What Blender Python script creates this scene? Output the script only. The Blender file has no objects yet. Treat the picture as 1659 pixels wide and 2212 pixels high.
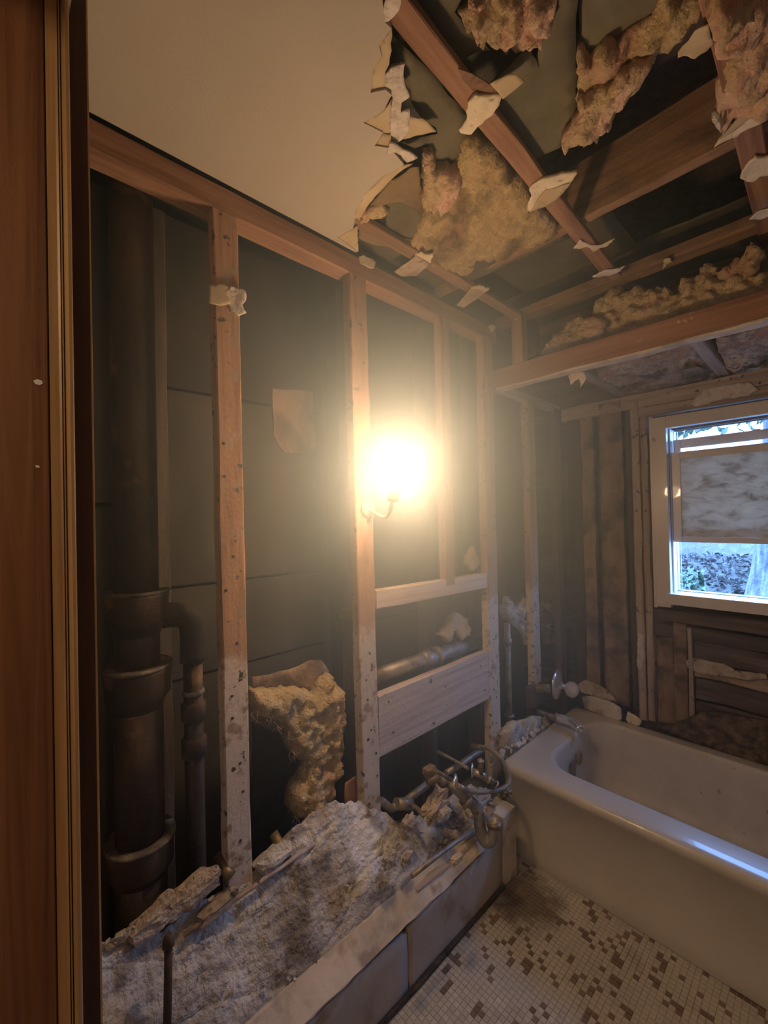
import bpy, bmesh, math, random
from mathutils import Vector, Matrix, noise
from mathutils.geometry import delaunay_2d_cdt
random.seed(7)
V = Vector
SC = bpy.context.scene
COL = SC.collection
# ------------------------------------------------------------------ camera
CAM = V((1.14, 0.0, 1.5))
FPX, PW, PH = 914.5, 1659.0, 2212.0
CR = V((0.68278781, 0.7302676, -0.0225842)); CU = V((0.02366474, 0.00878966, 0.99968131)); CF = V((-0.73023338, 0.68310466, 0.01128012))
cd = bpy.data.cameras.new('camera'); cam = bpy.data.objects.new('camera', cd); COL.objects.link(cam)
cd.sensor_fit = 'HORIZONTAL'; cd.sensor_width = 36.0; cd.lens = 36.0*FPX/PW; cd.clip_start = 0.01; cd.clip_end = 200
mw = Matrix((CR, CU, -CF)).transposed().to_4x4(); mw.translation = CAM; cam.matrix_world = mw
SC.camera = cam
# ------------------------------------------------------------------ light
SC.view_settings.view_transform = 'Standard'; SC.view_settings.look = 'None'
SC.view_settings.gamma = 1.0; SC.view_settings.use_curve_mapping = False
SC.view_settings.exposure = 0.75
w = bpy.data.worlds.new('sky'); SC.world = w; w.use_nodes = True
bg = w.node_tree.nodes['Background']; bg.inputs[0].default_value = (0.20, 0.43, 1.0, 1); bg.inputs[1].default_value = 15.0
LAMP = V((0.20, 0.945, 1.655))
ld = bpy.data.lights.new('bulb_light', 'POINT'); ld.energy = 42.0; ld.color = (1.0, 0.74, 0.44); ld.shadow_soft_size = 0.045
lo = bpy.data.objects.new('bulb_light', ld); COL.objects.link(lo); lo.location = LAMP
hl = bpy.data.lights.new('hall_light', 'POINT'); hl.energy = 7.0; hl.color = (1.0, 0.74, 0.48); hl.shadow_soft_size = 0.09
ho = bpy.data.objects.new('hall_light', hl); COL.objects.link(ho); ho.location = (1.25, -0.75, 2.2)
wpl = bpy.data.lights.new('window_portal', 'AREA'); wpl.shape = 'RECTANGLE'; wpl.size = .66; wpl.size_y = .88; wpl.cycles.is_portal = True
wpo = bpy.data.objects.new('window_portal', wpl); COL.objects.link(wpo); wpo.location = (.87, 2.73, 1.5); wpo.rotation_euler = (math.radians(-90), 0, 0)
# ------------------------------------------------------------------ pixel -> plane helpers (measured from the photograph)
def P(px, py, ax, v):
    d = CR*((px-PW/2)/FPX) - CU*((py-PH/2)/FPX) + CF
    return CAM + d*((v-CAM[ax])/d[ax])
def c1(*l): return [(700+l[i]/3.016, l[i+1]/3.016) for i in range(0, len(l), 2)]
def c2(*l): return [(1180+l[i]/3.463, l[i+1]/3.463) for i in range(0, len(l), 2)]
def c3(*l): return [(950+l[i]/2.34, 560+l[i+1]/2.34) for i in range(0, len(l), 2)]
def c4(*l): return [(1000+l[i]*.3972, 1200+l[i+1]*.3972) for i in range(0, len(l), 2)]
def c5(*l): return [(780+l[i]/4.366, 1480+l[i+1]/4.366) for i in range(0, len(l), 2)]
def on(pts, ax, v): return [P(x, y, ax, v) for x, y in pts]
# ------------------------------------------------------------------ materials
def mat(name, cols, scale=(5, 5, 5), detail=6, rough=.85, bump=.3, bscale=60, metal=0, spots=None, wash=None, nrough=.6, dist=.0, coat=0, world=False, bdist=.004, vari=0.0, blotch=None):
    m = bpy.data.materials.new(name); m.use_nodes = True; nt = m.node_tree; N = nt.nodes; L = nt.links
    b = N['Principled BSDF']
    tc = N.new('ShaderNodeTexCoord'); co = tc.outputs['Object']
    if world:
        g = N.new('ShaderNodeNewGeometry'); co = g.outputs['Position']
    oi = N.new('ShaderNodeObjectInfo')
    mp = N.new('ShaderNodeMapping'); mp.inputs['Scale'].default_value = scale
    L.new(co, mp.inputs['Vector'])
    if not world:
        cx = N.new('ShaderNodeCombineXYZ'); mu = N.new('ShaderNodeMath'); mu.operation = 'MULTIPLY'; mu.inputs[1].default_value = 37.0
        L.new(oi.outputs['Random'], mu.inputs[0])
        for i in range(3): L.new(mu.outputs[0], cx.inputs[i])
        L.new(cx.outputs[0], mp.inputs['Location'])
    nz = N.new('ShaderNodeTexNoise'); nz.inputs['Scale'].default_value = 1.0; nz.inputs['Detail'].default_value = detail
    nz.inputs['Roughness'].default_value = nrough; nz.inputs['Distortion'].default_value = dist
    L.new(mp.outputs[0], nz.inputs['Vector'])
    rp = N.new('ShaderNodeValToRGB'); el = rp.color_ramp.elements
    n = len(cols)
    while len(el) < n: el.new(0.5)
    for i, c in enumerate(cols):
        el[i].position = 0.33 + 0.34*i/(max(1, n-1)); el[i].color = (*c, 1)
    L.new(nz.outputs['Fac'], rp.inputs[0]); out = rp.outputs[0]
    def layer(prev, color, thr, sc, soft=.06, extra=None):
        q = N.new('ShaderNodeTexNoise'); q.inputs['Scale'].default_value = sc; q.inputs['Detail'].default_value = 6
        L.new(co, q.inputs['Vector'])
        r = N.new('ShaderNodeMapRange'); r.inputs[1].default_value = thr-soft; r.inputs[2].default_value = thr+soft
        src = q.outputs['Fac']
        if extra:
            a = N.new('ShaderNodeMath'); a.operation = 'ADD'; L.new(src, a.inputs[0]); L.new(extra, a.inputs[1]); src = a.outputs[0]
        L.new(src, r.inputs[0])
        x = N.new('ShaderNodeMix'); x.data_type = 'RGBA'; L.new(r.outputs[0], x.inputs[0]); L.new(prev, x.inputs[6]); x.inputs[7].default_value = (*color, 1)
        return x.outputs[2]
    if blotch:
        for c_, t_, s_, f_ in blotch: out = layer(out, c_, t_, s_, f_)
    if spots: out = layer(out, spots[0], spots[1], spots[2], .03)
    if wash:     # mortar / plaster smeared on wood below a height
        g = N.new('ShaderNodeNewGeometry'); s = N.new('ShaderNodeSeparateXYZ'); L.new(g.outputs['Position'], s.inputs[0])
        r = N.new('ShaderNodeMapRange'); r.inputs[1].default_value = wash[1]+.06; r.inputs[2].default_value = wash[1]-.06
        r.inputs[3].default_value = -.5; r.inputs[4].default_value = .25
        L.new(s.outputs[2], r.inputs[0])
        out = layer(out, wash[0], .5, 22, .1, r.outputs[0])
        out = layer(out, (0.34, 0.24, 0.17), .60, 30, .05); out = layer(out, (0.07, 0.05, 0.035), .655, 38, .02)
    if vari:
        hs = N.new('ShaderNodeHueSaturation'); r = N.new('ShaderNodeMapRange'); r.inputs[3].default_value = 1-vari; r.inputs[4].default_value = 1+vari
        L.new(oi.outputs['Random'], r.inputs[0]); L.new(r.outputs[0], hs.inputs['Value']); L.new(out, hs.inputs['Color']); out = hs.outputs[0]
    L.new(out, b.inputs['Base Color'])
    b.inputs['Roughness'].default_value = rough; b.inputs['Metallic'].default_value = metal; b.inputs['Coat Weight'].default_value = coat
    if bump:
        q = N.new('ShaderNodeTexNoise'); q.inputs['Scale'].default_value = bscale; q.inputs['Detail'].default_value = 8
        L.new(co, q.inputs['Vector'])
        ad = N.new('ShaderNodeMath'); ad.operation = 'ADD'; L.new(q.outputs['Fac'], ad.inputs[0]); L.new(nz.outputs['Fac'], ad.inputs[1])
        bp = N.new('ShaderNodeBump'); bp.inputs['Strength'].default_value = bump; bp.inputs['Distance'].default_value = bdist
        L.new(ad.outputs[0], bp.inputs['Height']); L.new(bp.outputs[0], b.inputs['Normal'])
    return m
WASH = ((0.64, 0.55, 0.45), 1.12)
M = {}
M['stud'] = mat('stud_wood', [(.26, .135, .08), (.42, .245, .155), (.52, .32, .21)], (40, 40, 2.2), rough=.8, bump=.35, bscale=90, wash=WASH, vari=.12, spots=((.08, .05, .03), .70, 40))
M['plate'] = mat('plate_wood', [(.19, .09, .055), (.31, .165, .10), (.39, .225, .14)], (40, 40, 2.2), bump=.4, bscale=90, vari=.1)
M['block'] = mat('block_wood', [(.44, .33, .28), (.60, .50, .43), (.68, .59, .51)], (55, 55, 2.0), bump=.5, bscale=90, spots=((.12, .07, .05), .70, 30), vari=.08)
M['joist'] = mat('joist_wood', [(.16, .09, .05), (.28, .165, .09), (.36, .225, .13)], (40, 40, 2.0), bump=.35, bscale=90, vari=.15, blotch=[((.12, .07, .04), .6, 7, .08)])
M['beam'] = mat('beam_wood', [(.20, .09, .05), (.31, .155, .09), (.39, .215, .135)], (30, 30, 1.8), bump=.3, bscale=90, spots=((.66, .52, .38), .68, 26))
M['darkwood'] = mat('dark_wood', [(.06, .045, .035), (.10, .075, .058), (.14, .105, .08)], (30, 30, 2.2), bump=.5, bscale=70, vari=.35)
M['brownwood'] = mat('brown_wood', [(.17, .115, .075), (.28, .20, .14), (.37, .27, .19)], (14, 14, 5), bump=.7, bscale=70, vari=.2, blotch=[((.07, .045, .035), .56, 8, .08)], bdist=.008)
M['greywood'] = mat('grey_wood', [(.28, .21, .165), (.44, .35, .28), (.53, .44, .37)], (40, 40, 2.2), bump=.5, bscale=70, vari=.15, spots=((.07, .05, .04), .66, 25))
M['darkplank'] = mat('dark_plank', [(.06, .045, .04), (.11, .085, .075), (.17, .135, .115)], (2.4, 30, 30), bump=.7, bscale=50, vari=.3, bdist=.008, blotch=[((.16, .12, .09), .64, 6, .06)])
M['darkplankz'] = mat('dark_plank_long', [(.06, .045, .04), (.11, .085, .075), (.17, .135, .115)], (30, 30, 2.4), bump=.7, bscale=50, vari=.3, bdist=.008, blotch=[((.22, .17, .13), .62, 6, .06)])
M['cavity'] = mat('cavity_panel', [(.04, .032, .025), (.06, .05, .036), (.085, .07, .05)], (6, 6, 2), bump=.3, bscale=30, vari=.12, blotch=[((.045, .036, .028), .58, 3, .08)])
M['door'] = mat('door_wood', [(.10, .038, .016), (.19, .08, .034), (.27, .125, .056)], (26, 40, 1.1), detail=9, rough=.5, bump=.12, bscale=160, dist=1.2, coat=.1)
M['casing'] = mat('casing_wood', [(.26, .145, .06), (.40, .235, .10), (.50, .31, .15)], (50, 50, 1.3), rough=.38, bump=.1, bscale=160, coat=.35)
M['stop'] = mat('dark_stop_wood', [(.05, .02, .012), (.10, .04, .02)], (40, 40, 2), rough=.5, bump=.1, coat=.1)
M['edge'] = mat('bare_edge_wood', [(.50, .33, .15), (.62, .44, .22)], (60, 60, 2), rough=.6, bump=.2)
M['ceil'] = mat('ceiling_paint', [(.47, .42, .35), (.50, .45, .38)], (3, 3, 3), rough=.9, bump=.35, bscale=130, bdist=.0015)
M['gyp'] = mat('gypsum', [(.50, .44, .38), (.68, .61, .54), (.76, .70, .62)], (45, 45, 45), bump=.8, bscale=110, bdist=.006)
M['card'] = mat('gypsum_paper', [(.42, .32, .19), (.54, .43, .27), (.60, .49, .32)], (9, 9, 9), bump=.2, bscale=80)
M['cream'] = mat('torn_board_face', [(.66, .55, .38), (.78, .68, .50), (.84, .76, .60)], (22, 22, 22), bump=.5, bscale=90, spots=((.40, .32, .24), .66, 34))
M['kraft'] = mat('asphalt_kraft_paper', [(.09, .078, .045), (.135, .118, .07), (.175, .15, .095)], (7, 7, 7), rough=.75, bump=.6, bscale=18, bdist=.01, vari=.1)
M['brownpaper'] = mat('brown_paper', [(.13, .085, .045), (.22, .15, .08), (.28, .20, .11)], (8, 8, 8), bump=.5, bscale=30)
M['kraftblack'] = mat('asphalt_black', [(.02, .018, .014), (.045, .038, .028)], (20, 20, 20), rough=.6, bump=.5, bscale=40)
M['debris'] = mat('brown_debris', [(.07, .05, .035), (.14, .10, .07), (.24, .18, .12)], (22, 22, 22), detail=9, bump=1, bscale=90, bdist=.01)
def fl(name, cols, blotch=None): return mat(name, cols, (28, 28, 28), detail=9, rough=1, bump=1.0, bscale=120, bdist=.012, nrough=.7, blotch=blotch)
M['tan'] = fl('tan_insulation', [(.40, .28, .14), (.64, .48, .26), (.78, .62, .38)], [((.70, .40, .28), .60, 7, .06), ((.17, .11, .06), .66, 9, .06)])
M['palet'] = fl('yellow_tan_insulation', [(.44, .32, .16), (.68, .52, .28), (.80, .66, .42)], [((.74, .46, .34), .61, 6, .06)])
M['pink'] = fl('pink_insulation', [(.56, .32, .21), (.82, .54, .40), (.92, .70, .55)], [((.66, .50, .28), .55, 9, .08)])
M['mould'] = fl('mouldy_insulation', [(.42, .30, .13), (.62, .46, .23), (.74, .58, .33)], [((.16, .11, .055), .56, 7, .08), ((.55, .32, .22), .63, 10, .05)])
M['greyins'] = fl('dusty_grey_insulation', [(.26, .19, .15), (.52, .40, .33), (.74, .62, .53)], [((.50, .26, .18), .56, 8, .06), ((.09, .08, .06), .58, 6, .06)])
M['whiteins'] = fl('white_fibre', [(.50, .46, .42), (.72, .68, .62), (.85, .80, .75)])
M['iron'] = mat('cast_iron', [(.028, .019, .013), (.065, .042, .026), (.12, .075, .042)], (9, 9, 4), rough=.7, bump=.6, bscale=60, metal=.1, blotch=[((.22, .13, .065), .62, 8, .05)])
M['ironpale'] = mat('cast_iron_pale_lip', [(.06, .045, .032), (.15, .12, .09), (.34, .28, .22)], (20, 20, 20), rough=.85, bump=.7, bscale=70)
M['galv'] = mat('galvanised_steel', [(.20, .18, .155), (.36, .33, .29), (.46, .43, .39)], (18, 18, 18), rough=.5, bump=.4, bscale=80, metal=.55, spots=((.20, .11, .06), .64, 22))
M['brass'] = mat('aged_brass', [(.13, .095, .05), (.26, .19, .10), (.36, .28, .17)], (22, 22, 22), rough=.5, bump=.4, bscale=90, metal=.6)
M['thread'] = mat('threaded_brass', [(.28, .24, .20), (.5, .44, .38)], (30, 30, 30), rough=.4, metal=.6)
M['hose'] = mat('braided_hose', [(.22, .19, .15), (.34, .29, .23)], (60, 60, 60), rough=.6, metal=.3, bump=.5, bscale=200)
M['chrome'] = mat('chrome', [(.70, .70, .73), (.85, .85, .88)], (20, 20, 20), rough=.25, metal=.75, bump=.05)
M['enamel'] = mat('tub_enamel', [(.50, .46, .40), (.56, .52, .455)], (4, 4, 4), rough=.32, bump=.06, bscale=30, coat=.4, bdist=.001)
M['enamelin'] = mat('dusty_enamel', [(.50, .45, .39), (.58, .53, .46)], (9, 9, 9), rough=.5, bump=.2, bscale=90, spots=((.34, .26, .2), .70, 30))
M['rust'] = mat('rust_stain', [(.20, .13, .09), (.34, .25, .18)], (40, 40, 40), rough=.8, bump=.3)
M['tile'] = mat('cream_mosaic_tile', [(.44, .41, .36), (.54, .50, .44)], (8, 8, 8), rough=.5, bump=.2, bscale=50, vari=.13, world=True, blotch=[((.20, .15, .11), .66, 4, .08)])
def stain(m, cx, cy, rad, col):
    nt = m.node_tree; L = nt.links; b = nt.nodes['Principled BSDF']; src = b.inputs['Base Color'].links[0].from_socket
    g = nt.nodes.new('ShaderNodeNewGeometry'); d = nt.nodes.new('ShaderNodeVectorMath'); d.operation = 'DISTANCE'; d.inputs[1].default_value = (cx, cy, 0); L.new(g.outputs['Position'], d.inputs[0])
    q = nt.nodes.new('ShaderNodeTexNoise'); q.inputs['Scale'].default_value = 14; q.inputs['Detail'].default_value = 8; L.new(g.outputs['Position'], q.inputs['Vector'])
    a = nt.nodes.new('ShaderNodeMath'); a.operation = 'MULTIPLY_ADD'; a.inputs[1].default_value = rad*1.6; L.new(q.outputs['Fac'], a.inputs[0]); L.new(d.outputs['Value'], a.inputs[2])
    r = nt.nodes.new('ShaderNodeMapRange'); r.inputs[1].default_value = rad*1.45; r.inputs[2].default_value = rad*2.0; r.inputs[3].default_value = .85; r.inputs[4].default_value = 0; L.new(a.outputs[0], r.inputs[0])
    x = nt.nodes.new('ShaderNodeMix'); x.data_type = 'RGBA'; L.new(r.outputs[0], x.inputs[0]); L.new(src, x.inputs[6]); x.inputs[7].default_value = (*col, 1); L.new(x.outputs[2], b.inputs['Base Color'])
for q_ in ('tile',): stain(M[q_], .27, 1.52, .13, (.10, .07, .045))
M['tiledark'] = mat('brown_mosaic_tile', [(.13, .085, .065), (.22, .155, .12)], (8, 8, 8), rough=.5, bump=.2, vari=.25)
M['grout'] = mat('grout', [(.42, .39, .34), (.52, .48, .42)], (12, 12, 12), bump=.5, bscale=120, world=True, blotch=[((.09, .065, .045), .60, 4, .08)])
M['plaster'] = mat('grey_plaster', [(.34, .315, .29), (.52, .50, .475), (.68, .655, .625)], (7, 7, 7), detail=8, rough=.95, bump=1.0, bscale=90, bdist=.010, nrough=.6, blotch=[((.38, .30, .21), .62, 6, .06), ((.22, .195, .175), .57, 7, .05), ((.74, .72, .70), .60, 5, .05)])
M['plastertan'] = mat('tan_mortar', [(.36, .28, .20), (.52, .43, .33), (.62, .54, .43)], (22, 22, 22), detail=9, rough=.95, bump=1.0, bscale=90, bdist=.01, spots=((.15, .1, .07), .68, 25))
M['board'] = mat('painted_board', [(.44, .38, .31), (.62, .55, .46), (.70, .63, .54)], (9, 3, 9), bump=.4, bscale=60, blotch=[((.40, .25, .12), .66, 5, .04), ((.36, .29, .24), .60, 11, .05)])
M['curb'] = mat('curb_plasterboard', [(.40, .35, .31), (.53, .48, .43)], (5, 5, 5), bump=.3, bscale=50, blotch=[((.33, .25, .18), .62, 6, .05)])
M['dirt'] = mat('dark_dirt', [(.035, .026, .02), (.075, .055, .04), (.12, .09, .065)], (20, 20, 20), bump=1, bscale=60, bdist=.01)
M['winpaint'] = mat('window_paint', [(.66, .60, .54), (.74, .69, .63)], (10, 10, 4), rough=.35, bump=.1, coat=.2, spots=((.30, .25, .21), .72, 18))
M['alum'] = mat('white_vinyl_track', [(.7, .72, .74), (.8, .82, .84)], (10, 10, 10), rough=.4, bump=0)
M['frost0'] = mat('mottled_shade', [(.30, .33, .38), (.44, .47, .51), (.52, .55, .58)], (9, 9, 20), rough=.5, bump=.1)
M['frost'] = mat('mottled_shade', [(.36, .31, .25), (.62, .55, .45), (.72, .64, .53)], (16, 16, 34), rough=.5, bump=.1, dist=.6)
_b = M['frost'].node_tree; _t = _b.nodes.new('ShaderNodeBsdfTranslucent'); _m = _b.nodes.new('ShaderNodeMixShader'); _m.inputs[0].default_value = .27
_p = _b.nodes['Principled BSDF']; _b.links.new(_p.inputs['Base Color'].links[0].from_socket, _t.inputs[0]); _b.links.new(_p.outputs[0], _m.inputs[1]); _b.links.new(_t.outputs[0], _m.inputs[2]); _b.links.new(_m.outputs[0], _b.nodes['Material Output'].inputs['Surface'])
M['leaf'] = mat('leaf_litter', [(.012, .012, .012), (.07, .065, .055), (.30, .28, .24)], (9, 9, 9), detail=10, bump=1, bscale=30, bdist=.1, nrough=.75, dist=2)
M['ivy'] = mat('ivy_leaf', [(.03, .06, .035), (.12, .2, .12)], (9, 9, 9), rough=.4, vari=.5, bump=0)
M['bark'] = mat('tree_bark', [(.03, .03, .035), (.10, .10, .105), (.18, .18, .18)], (14, 14, 2), bump=1, bscale=14, bdist=.05)
M['room'] = mat('room_drywall', [(.40, .34, .28), (.45, .39, .32)], (4, 4, 4), bump=.1)
M['socket'] = mat('lamp_socket', [(.25, .2, .15), (.35, .3, .22)], (20, 20, 20), rough=.5, bump=0)
def glassmat(name, rough=0.0, tint=(1, 1, 1)):
    m = bpy.data.materials.new(name); m.use_nodes = True; nt = m.node_tree; b = nt.nodes['Principled BSDF']
    tr = nt.nodes.new('ShaderNodeBsdfTransparent'); tr.inputs[0].default_value = (*tint, 1)
    gl = nt.nodes.new('ShaderNodeBsdfGlossy'); gl.inputs['Roughness'].default_value = rough
    mx = nt.nodes.new('ShaderNodeMixShader'); mx.inputs[0].default_value = .07
    nt.links.new(tr.outputs[0], mx.inputs[1]); nt.links.new(gl.outputs[0], mx.inputs[2])
    nt.links.new(mx.outputs[0], nt.nodes['Material Output'].inputs['Surface']); return m
M['glass'] = glassmat('window_glass')
m = bpy.data.materials.new('acrylic'); m.use_nodes = True; b = m.node_tree.nodes['Principled BSDF']
b.inputs['Transmission Weight'].default_value = .55; b.inputs['Roughness'].default_value = .08; b.inputs['IOR'].default_value = 1.49; b.inputs['Base Color'].default_value = (.9, .9, .95, 1); M['acrylic'] = m
m = bpy.data.materials.new('glowing_bulb'); m.use_nodes = True; b = m.node_tree.nodes['Principled BSDF']
b.inputs['Emission Color'].default_value = (1, .86, .6, 1); b.inputs['Emission Strength'].default_value = 30; M['bulb'] = m

# ------------------------------------------------------------------ object helpers
def setp(o, label=None, cat=None, group=None, kind=None):
    if label: o['label'] = label
    if cat: o['category'] = cat
    if group: o['group'] = group
    if kind: o['kind'] = kind
    return o
def empty(name, loc=(0, 0, 0), **k):
    o = bpy.data.objects.new(name, None); COL.objects.link(o); o.location = loc; o.empty_display_size = .05
    return setp(o, **k)
def mesh(name, vs, fs, m, parent=None, smooth=False, **k):
    me = bpy.data.meshes.new(name); me.from_pydata([tuple(v) for v in vs], [], fs); me.validate(); me.update()
    if smooth: me.polygons.foreach_set('use_smooth', [True]*len(me.polygons))
    me.materials.append(m)
    o = bpy.data.objects.new(name, me); COL.objects.link(o)
    if parent: par(o, parent)
    return setp(o, **k)
def par(o, p):
    o.parent = p; off = p.location.copy(); q = p.parent
    if p.type == 'EMPTY' or True:
        o.matrix_parent_inverse = world(p).inverted()
def world(o):
    mm = o.matrix_basis.copy()
    if o.parent: mm = world(o.parent) @ o.matrix_parent_inverse @ mm
    return mm
def frame(z, x=None):
    z = V(z).normalized(); x = V(x) if x is not None else (V((1, 0, 0)) if abs(z.x) < .9 else V((0, 1, 0)))
    y = z.cross(x).normalized(); x = y.cross(z).normalized()
    return x, y, z
def board(name, p0, p1, w, t, wdir, m, parent=None, seg=None, jit=.0012, bev=.003, **k):
    p0 = V(p0); p1 = V(p1); L = (p1-p0).length; x, y, z = frame(p1-p0, wdir)
    n = seg or max(2, int(L/.12)); vs = []; fs = []
    hw, ht = w/2, t/2; b = min(bev, hw*.4, ht*.4)
    cs = [(-hw+b, -ht), (hw-b, -ht), (hw, -ht+b), (hw, ht-b), (hw-b, ht), (-hw+b, ht), (-hw, ht-b), (-hw, -ht+b)]
    for i in range(n+1):
        for (a, c) in cs: vs.append((a+random.uniform(-jit, jit), c+random.uniform(-jit, jit), L*i/n))
    for i in range(n):
        for j in range(8): fs.append((i*8+j, i*8+(j+1) % 8, (i+1)*8+(j+1) % 8, (i+1)*8+j))
    fs.append(tuple(reversed(range(8)))); fs.append(tuple(n*8+j for j in range(8)))
    o = mesh(name, vs, fs, m, **k)
    mm = Matrix((x, y, z)).transposed().to_4x4(); mm.translation = p0; o.matrix_basis = mm
    if parent: par(o, parent)
    return o
def box(name, a, b, m, parent=None, bev=0.0, **k):
    a = V(a); b = V(b); c = V(((a.x+b.x)/2, (a.y+b.y)/2, min(a.z, b.z))); s = b-a
    bm = bmesh.new(); bmesh.ops.create_cube(bm, size=1.0)
    for v in bm.verts: v.co = V((v.co.x*s.x, v.co.y*s.y, (v.co.z+.5)*s.z))
    if bev: bmesh.ops.bevel(bm, geom=bm.edges[:], offset=bev, segments=2, affect='EDGES')
    bmesh.ops.recalc_face_normals(bm, faces=bm.faces)
    me = bpy.data.meshes.new(name); bm.to_mesh(me); bm.free(); me.materials.append(m)
    o = bpy.data.objects.new(name, me); COL.objects.link(o); o.location = c
    if parent: par(o, parent)
    return setp(o, **k)
def smoothpath(pts, n=6):
    pts = [V(p) for p in pts]
    if len(pts) < 3: return pts
    q = [pts[0]*2-pts[1]]+pts+[pts[-1]*2-pts[-2]]; out = []
    for i in range(1, len(q)-2):
        for k in range(n):
            t = k/n; a, b, c, d = q[i-1], q[i], q[i+1], q[i+2]
            out.append(.5*((2*b)+(c-a)*t+(2*a-5*b+4*c-d)*t*t+(3*b-a-3*c+d)*t**3))
    out.append(pts[-1]); return out
def tube(name, pts, r, m, parent=None, seg=14, hollow=0, smooth=True, **k):
    pts = [V(p) for p in pts]; rs = r if isinstance(r, (list, tuple)) else [r]*len(pts)
    if len(rs) != len(pts): rs = [rs[min(len(rs)-1, int(i*len(rs)/len(pts)))] for i in range(len(pts))]
    vs = []; fs = []; x = None; n = len(pts); o0 = pts[0].copy()
    for i, p in enumerate(pts):
        d = (pts[min(i+1, n-1)]-pts[max(i-1, 0)]).normalized()
        if x is None: x, y, _ = frame(d)
        else:
            x = (x-d*x.dot(d)).normalized(); y = d.cross(x)
        for j in range(seg):
            a = 2*math.pi*j/seg; vs.append(p-o0+(x*math.cos(a)+y*math.sin(a))*rs[i])
    for i in range(n-1):
        for j in range(seg): fs.append((i*seg+j, i*seg+(j+1) % seg, (i+1)*seg+(j+1) % seg, (i+1)*seg+j))
    fs.append(tuple(reversed(range(seg))))
    if hollow:
        d = (pts[-1]-pts[-2]).normalized(); b = (n-1)*seg; s = len(vs)
        for (rr, dd) in ((hollow, 0), (hollow, .05)):
            for j in range(seg):
                c = vs[b+j]-(pts[-1]-o0); vs.append((pts[-1]-o0)+c.normalized()*rr-d*dd)
        for (u, v) in ((b, s), (s, s+seg)):
            for j in range(seg): fs.append((u+j, u+(j+1) % seg, v+(j+1) % seg, v+j))
        fs.append(tuple(s+seg+j for j in range(seg)))
    else: fs.append(tuple((n-1)*seg+j for j in range(seg)))
    o = mesh(name, vs, fs, m, smooth=smooth, **k); o.location = o0
    if smooth: flatcaps(o)
    if parent: par(o, parent)
    return o
def flatcaps(o):
    me = o.data
    for p in me.polygons:
        if len(p.vertices) > 4: p.use_smooth = False
def lathe(name, prof, org, axis, m, parent=None, seg=24, cap=True, **k):
    x, y, z = frame(axis); vs = []; fs = []; n = len(prof)
    for (r, h) in prof:
        for j in range(seg):
            a = 2*math.pi*j/seg; vs.append((x*math.cos(a)+y*math.sin(a))*max(r, .0003)+z*h)
    for i in range(n-1):
        for j in range(seg): fs.append((i*seg+j, i*seg+(j+1) % seg, (i+1)*seg+(j+1) % seg, (i+1)*seg+j))
    if cap: fs.append(tuple(reversed(range(seg)))); fs.append(tuple((n-1)*seg+j for j in range(seg)))
    o = mesh(name, vs, fs, m, smooth=True, **k); flatcaps(o); o.location = org
    if parent: par(o, parent)
    return o
def tri2d(poly, res, jag=0.0):
    """triangulate a 2D polygon with interior points; returns verts, tris, distance to edge"""
    pts = []
    n = len(poly)
    for i in range(n):
        a = V(poly[i]); b = V(poly[(i+1) % n]); L = (b-a).length; k = max(1, int(L/res)); nrm = V((-(b-a).y, (b-a).x)).normalized() if L > 0 else V((0, 0))
        for j in range(k):
            q = a+(b-a)*(j/k)
            if jag and j: q = q+nrm*random.uniform(-jag, jag)
            pts.append(q)
    ne = len(pts); edge = list(pts)
    xs = [p.x for p in pts]; ys = [p.y for p in pts]
    y = min(ys)+res*.5; row = 0; inner = []
    while y < max(ys):
        x = min(xs)+res*(.5 if row % 2 else 1.0)
        # inside intervals by scanline
        cr = []
        for i in range(ne):
            a = edge[i]; b = edge[(i+1) % ne]
            if (a.y > y) != (b.y > y): cr.append(a.x+(y-a.y)*(b.x-a.x)/(b.y-a.y))
        cr.sort()
        for q in range(0, len(cr)-1, 2):
            xx = cr[q]+res*.5
            while xx < cr[q+1]-res*.4: inner.append(V((xx, y))); xx += res
        y += res*.87; row += 1
    allp = pts+inner
    r = delaunay_2d_cdt(allp, [(i, (i+1) % ne) for i in range(ne)], [], 1, 1e-6)
    vs, es, fs = r[0], r[1], r[2]
    # distance to the outline (coarse)
    ed = []
    st = max(1, ne//160)
    for v in vs:
        ed.append(min((v-edge[i]).length_squared for i in range(0, ne, st))**.5)
    bound = {}
    for f in fs:
        for i in range(3):
            a, b = f[i], f[(i+1) % 3]
            if (b, a) in bound: del bound[(b, a)]
            else: bound[(a, b)] = 1
    return vs, fs, ed, list(bound)
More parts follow.
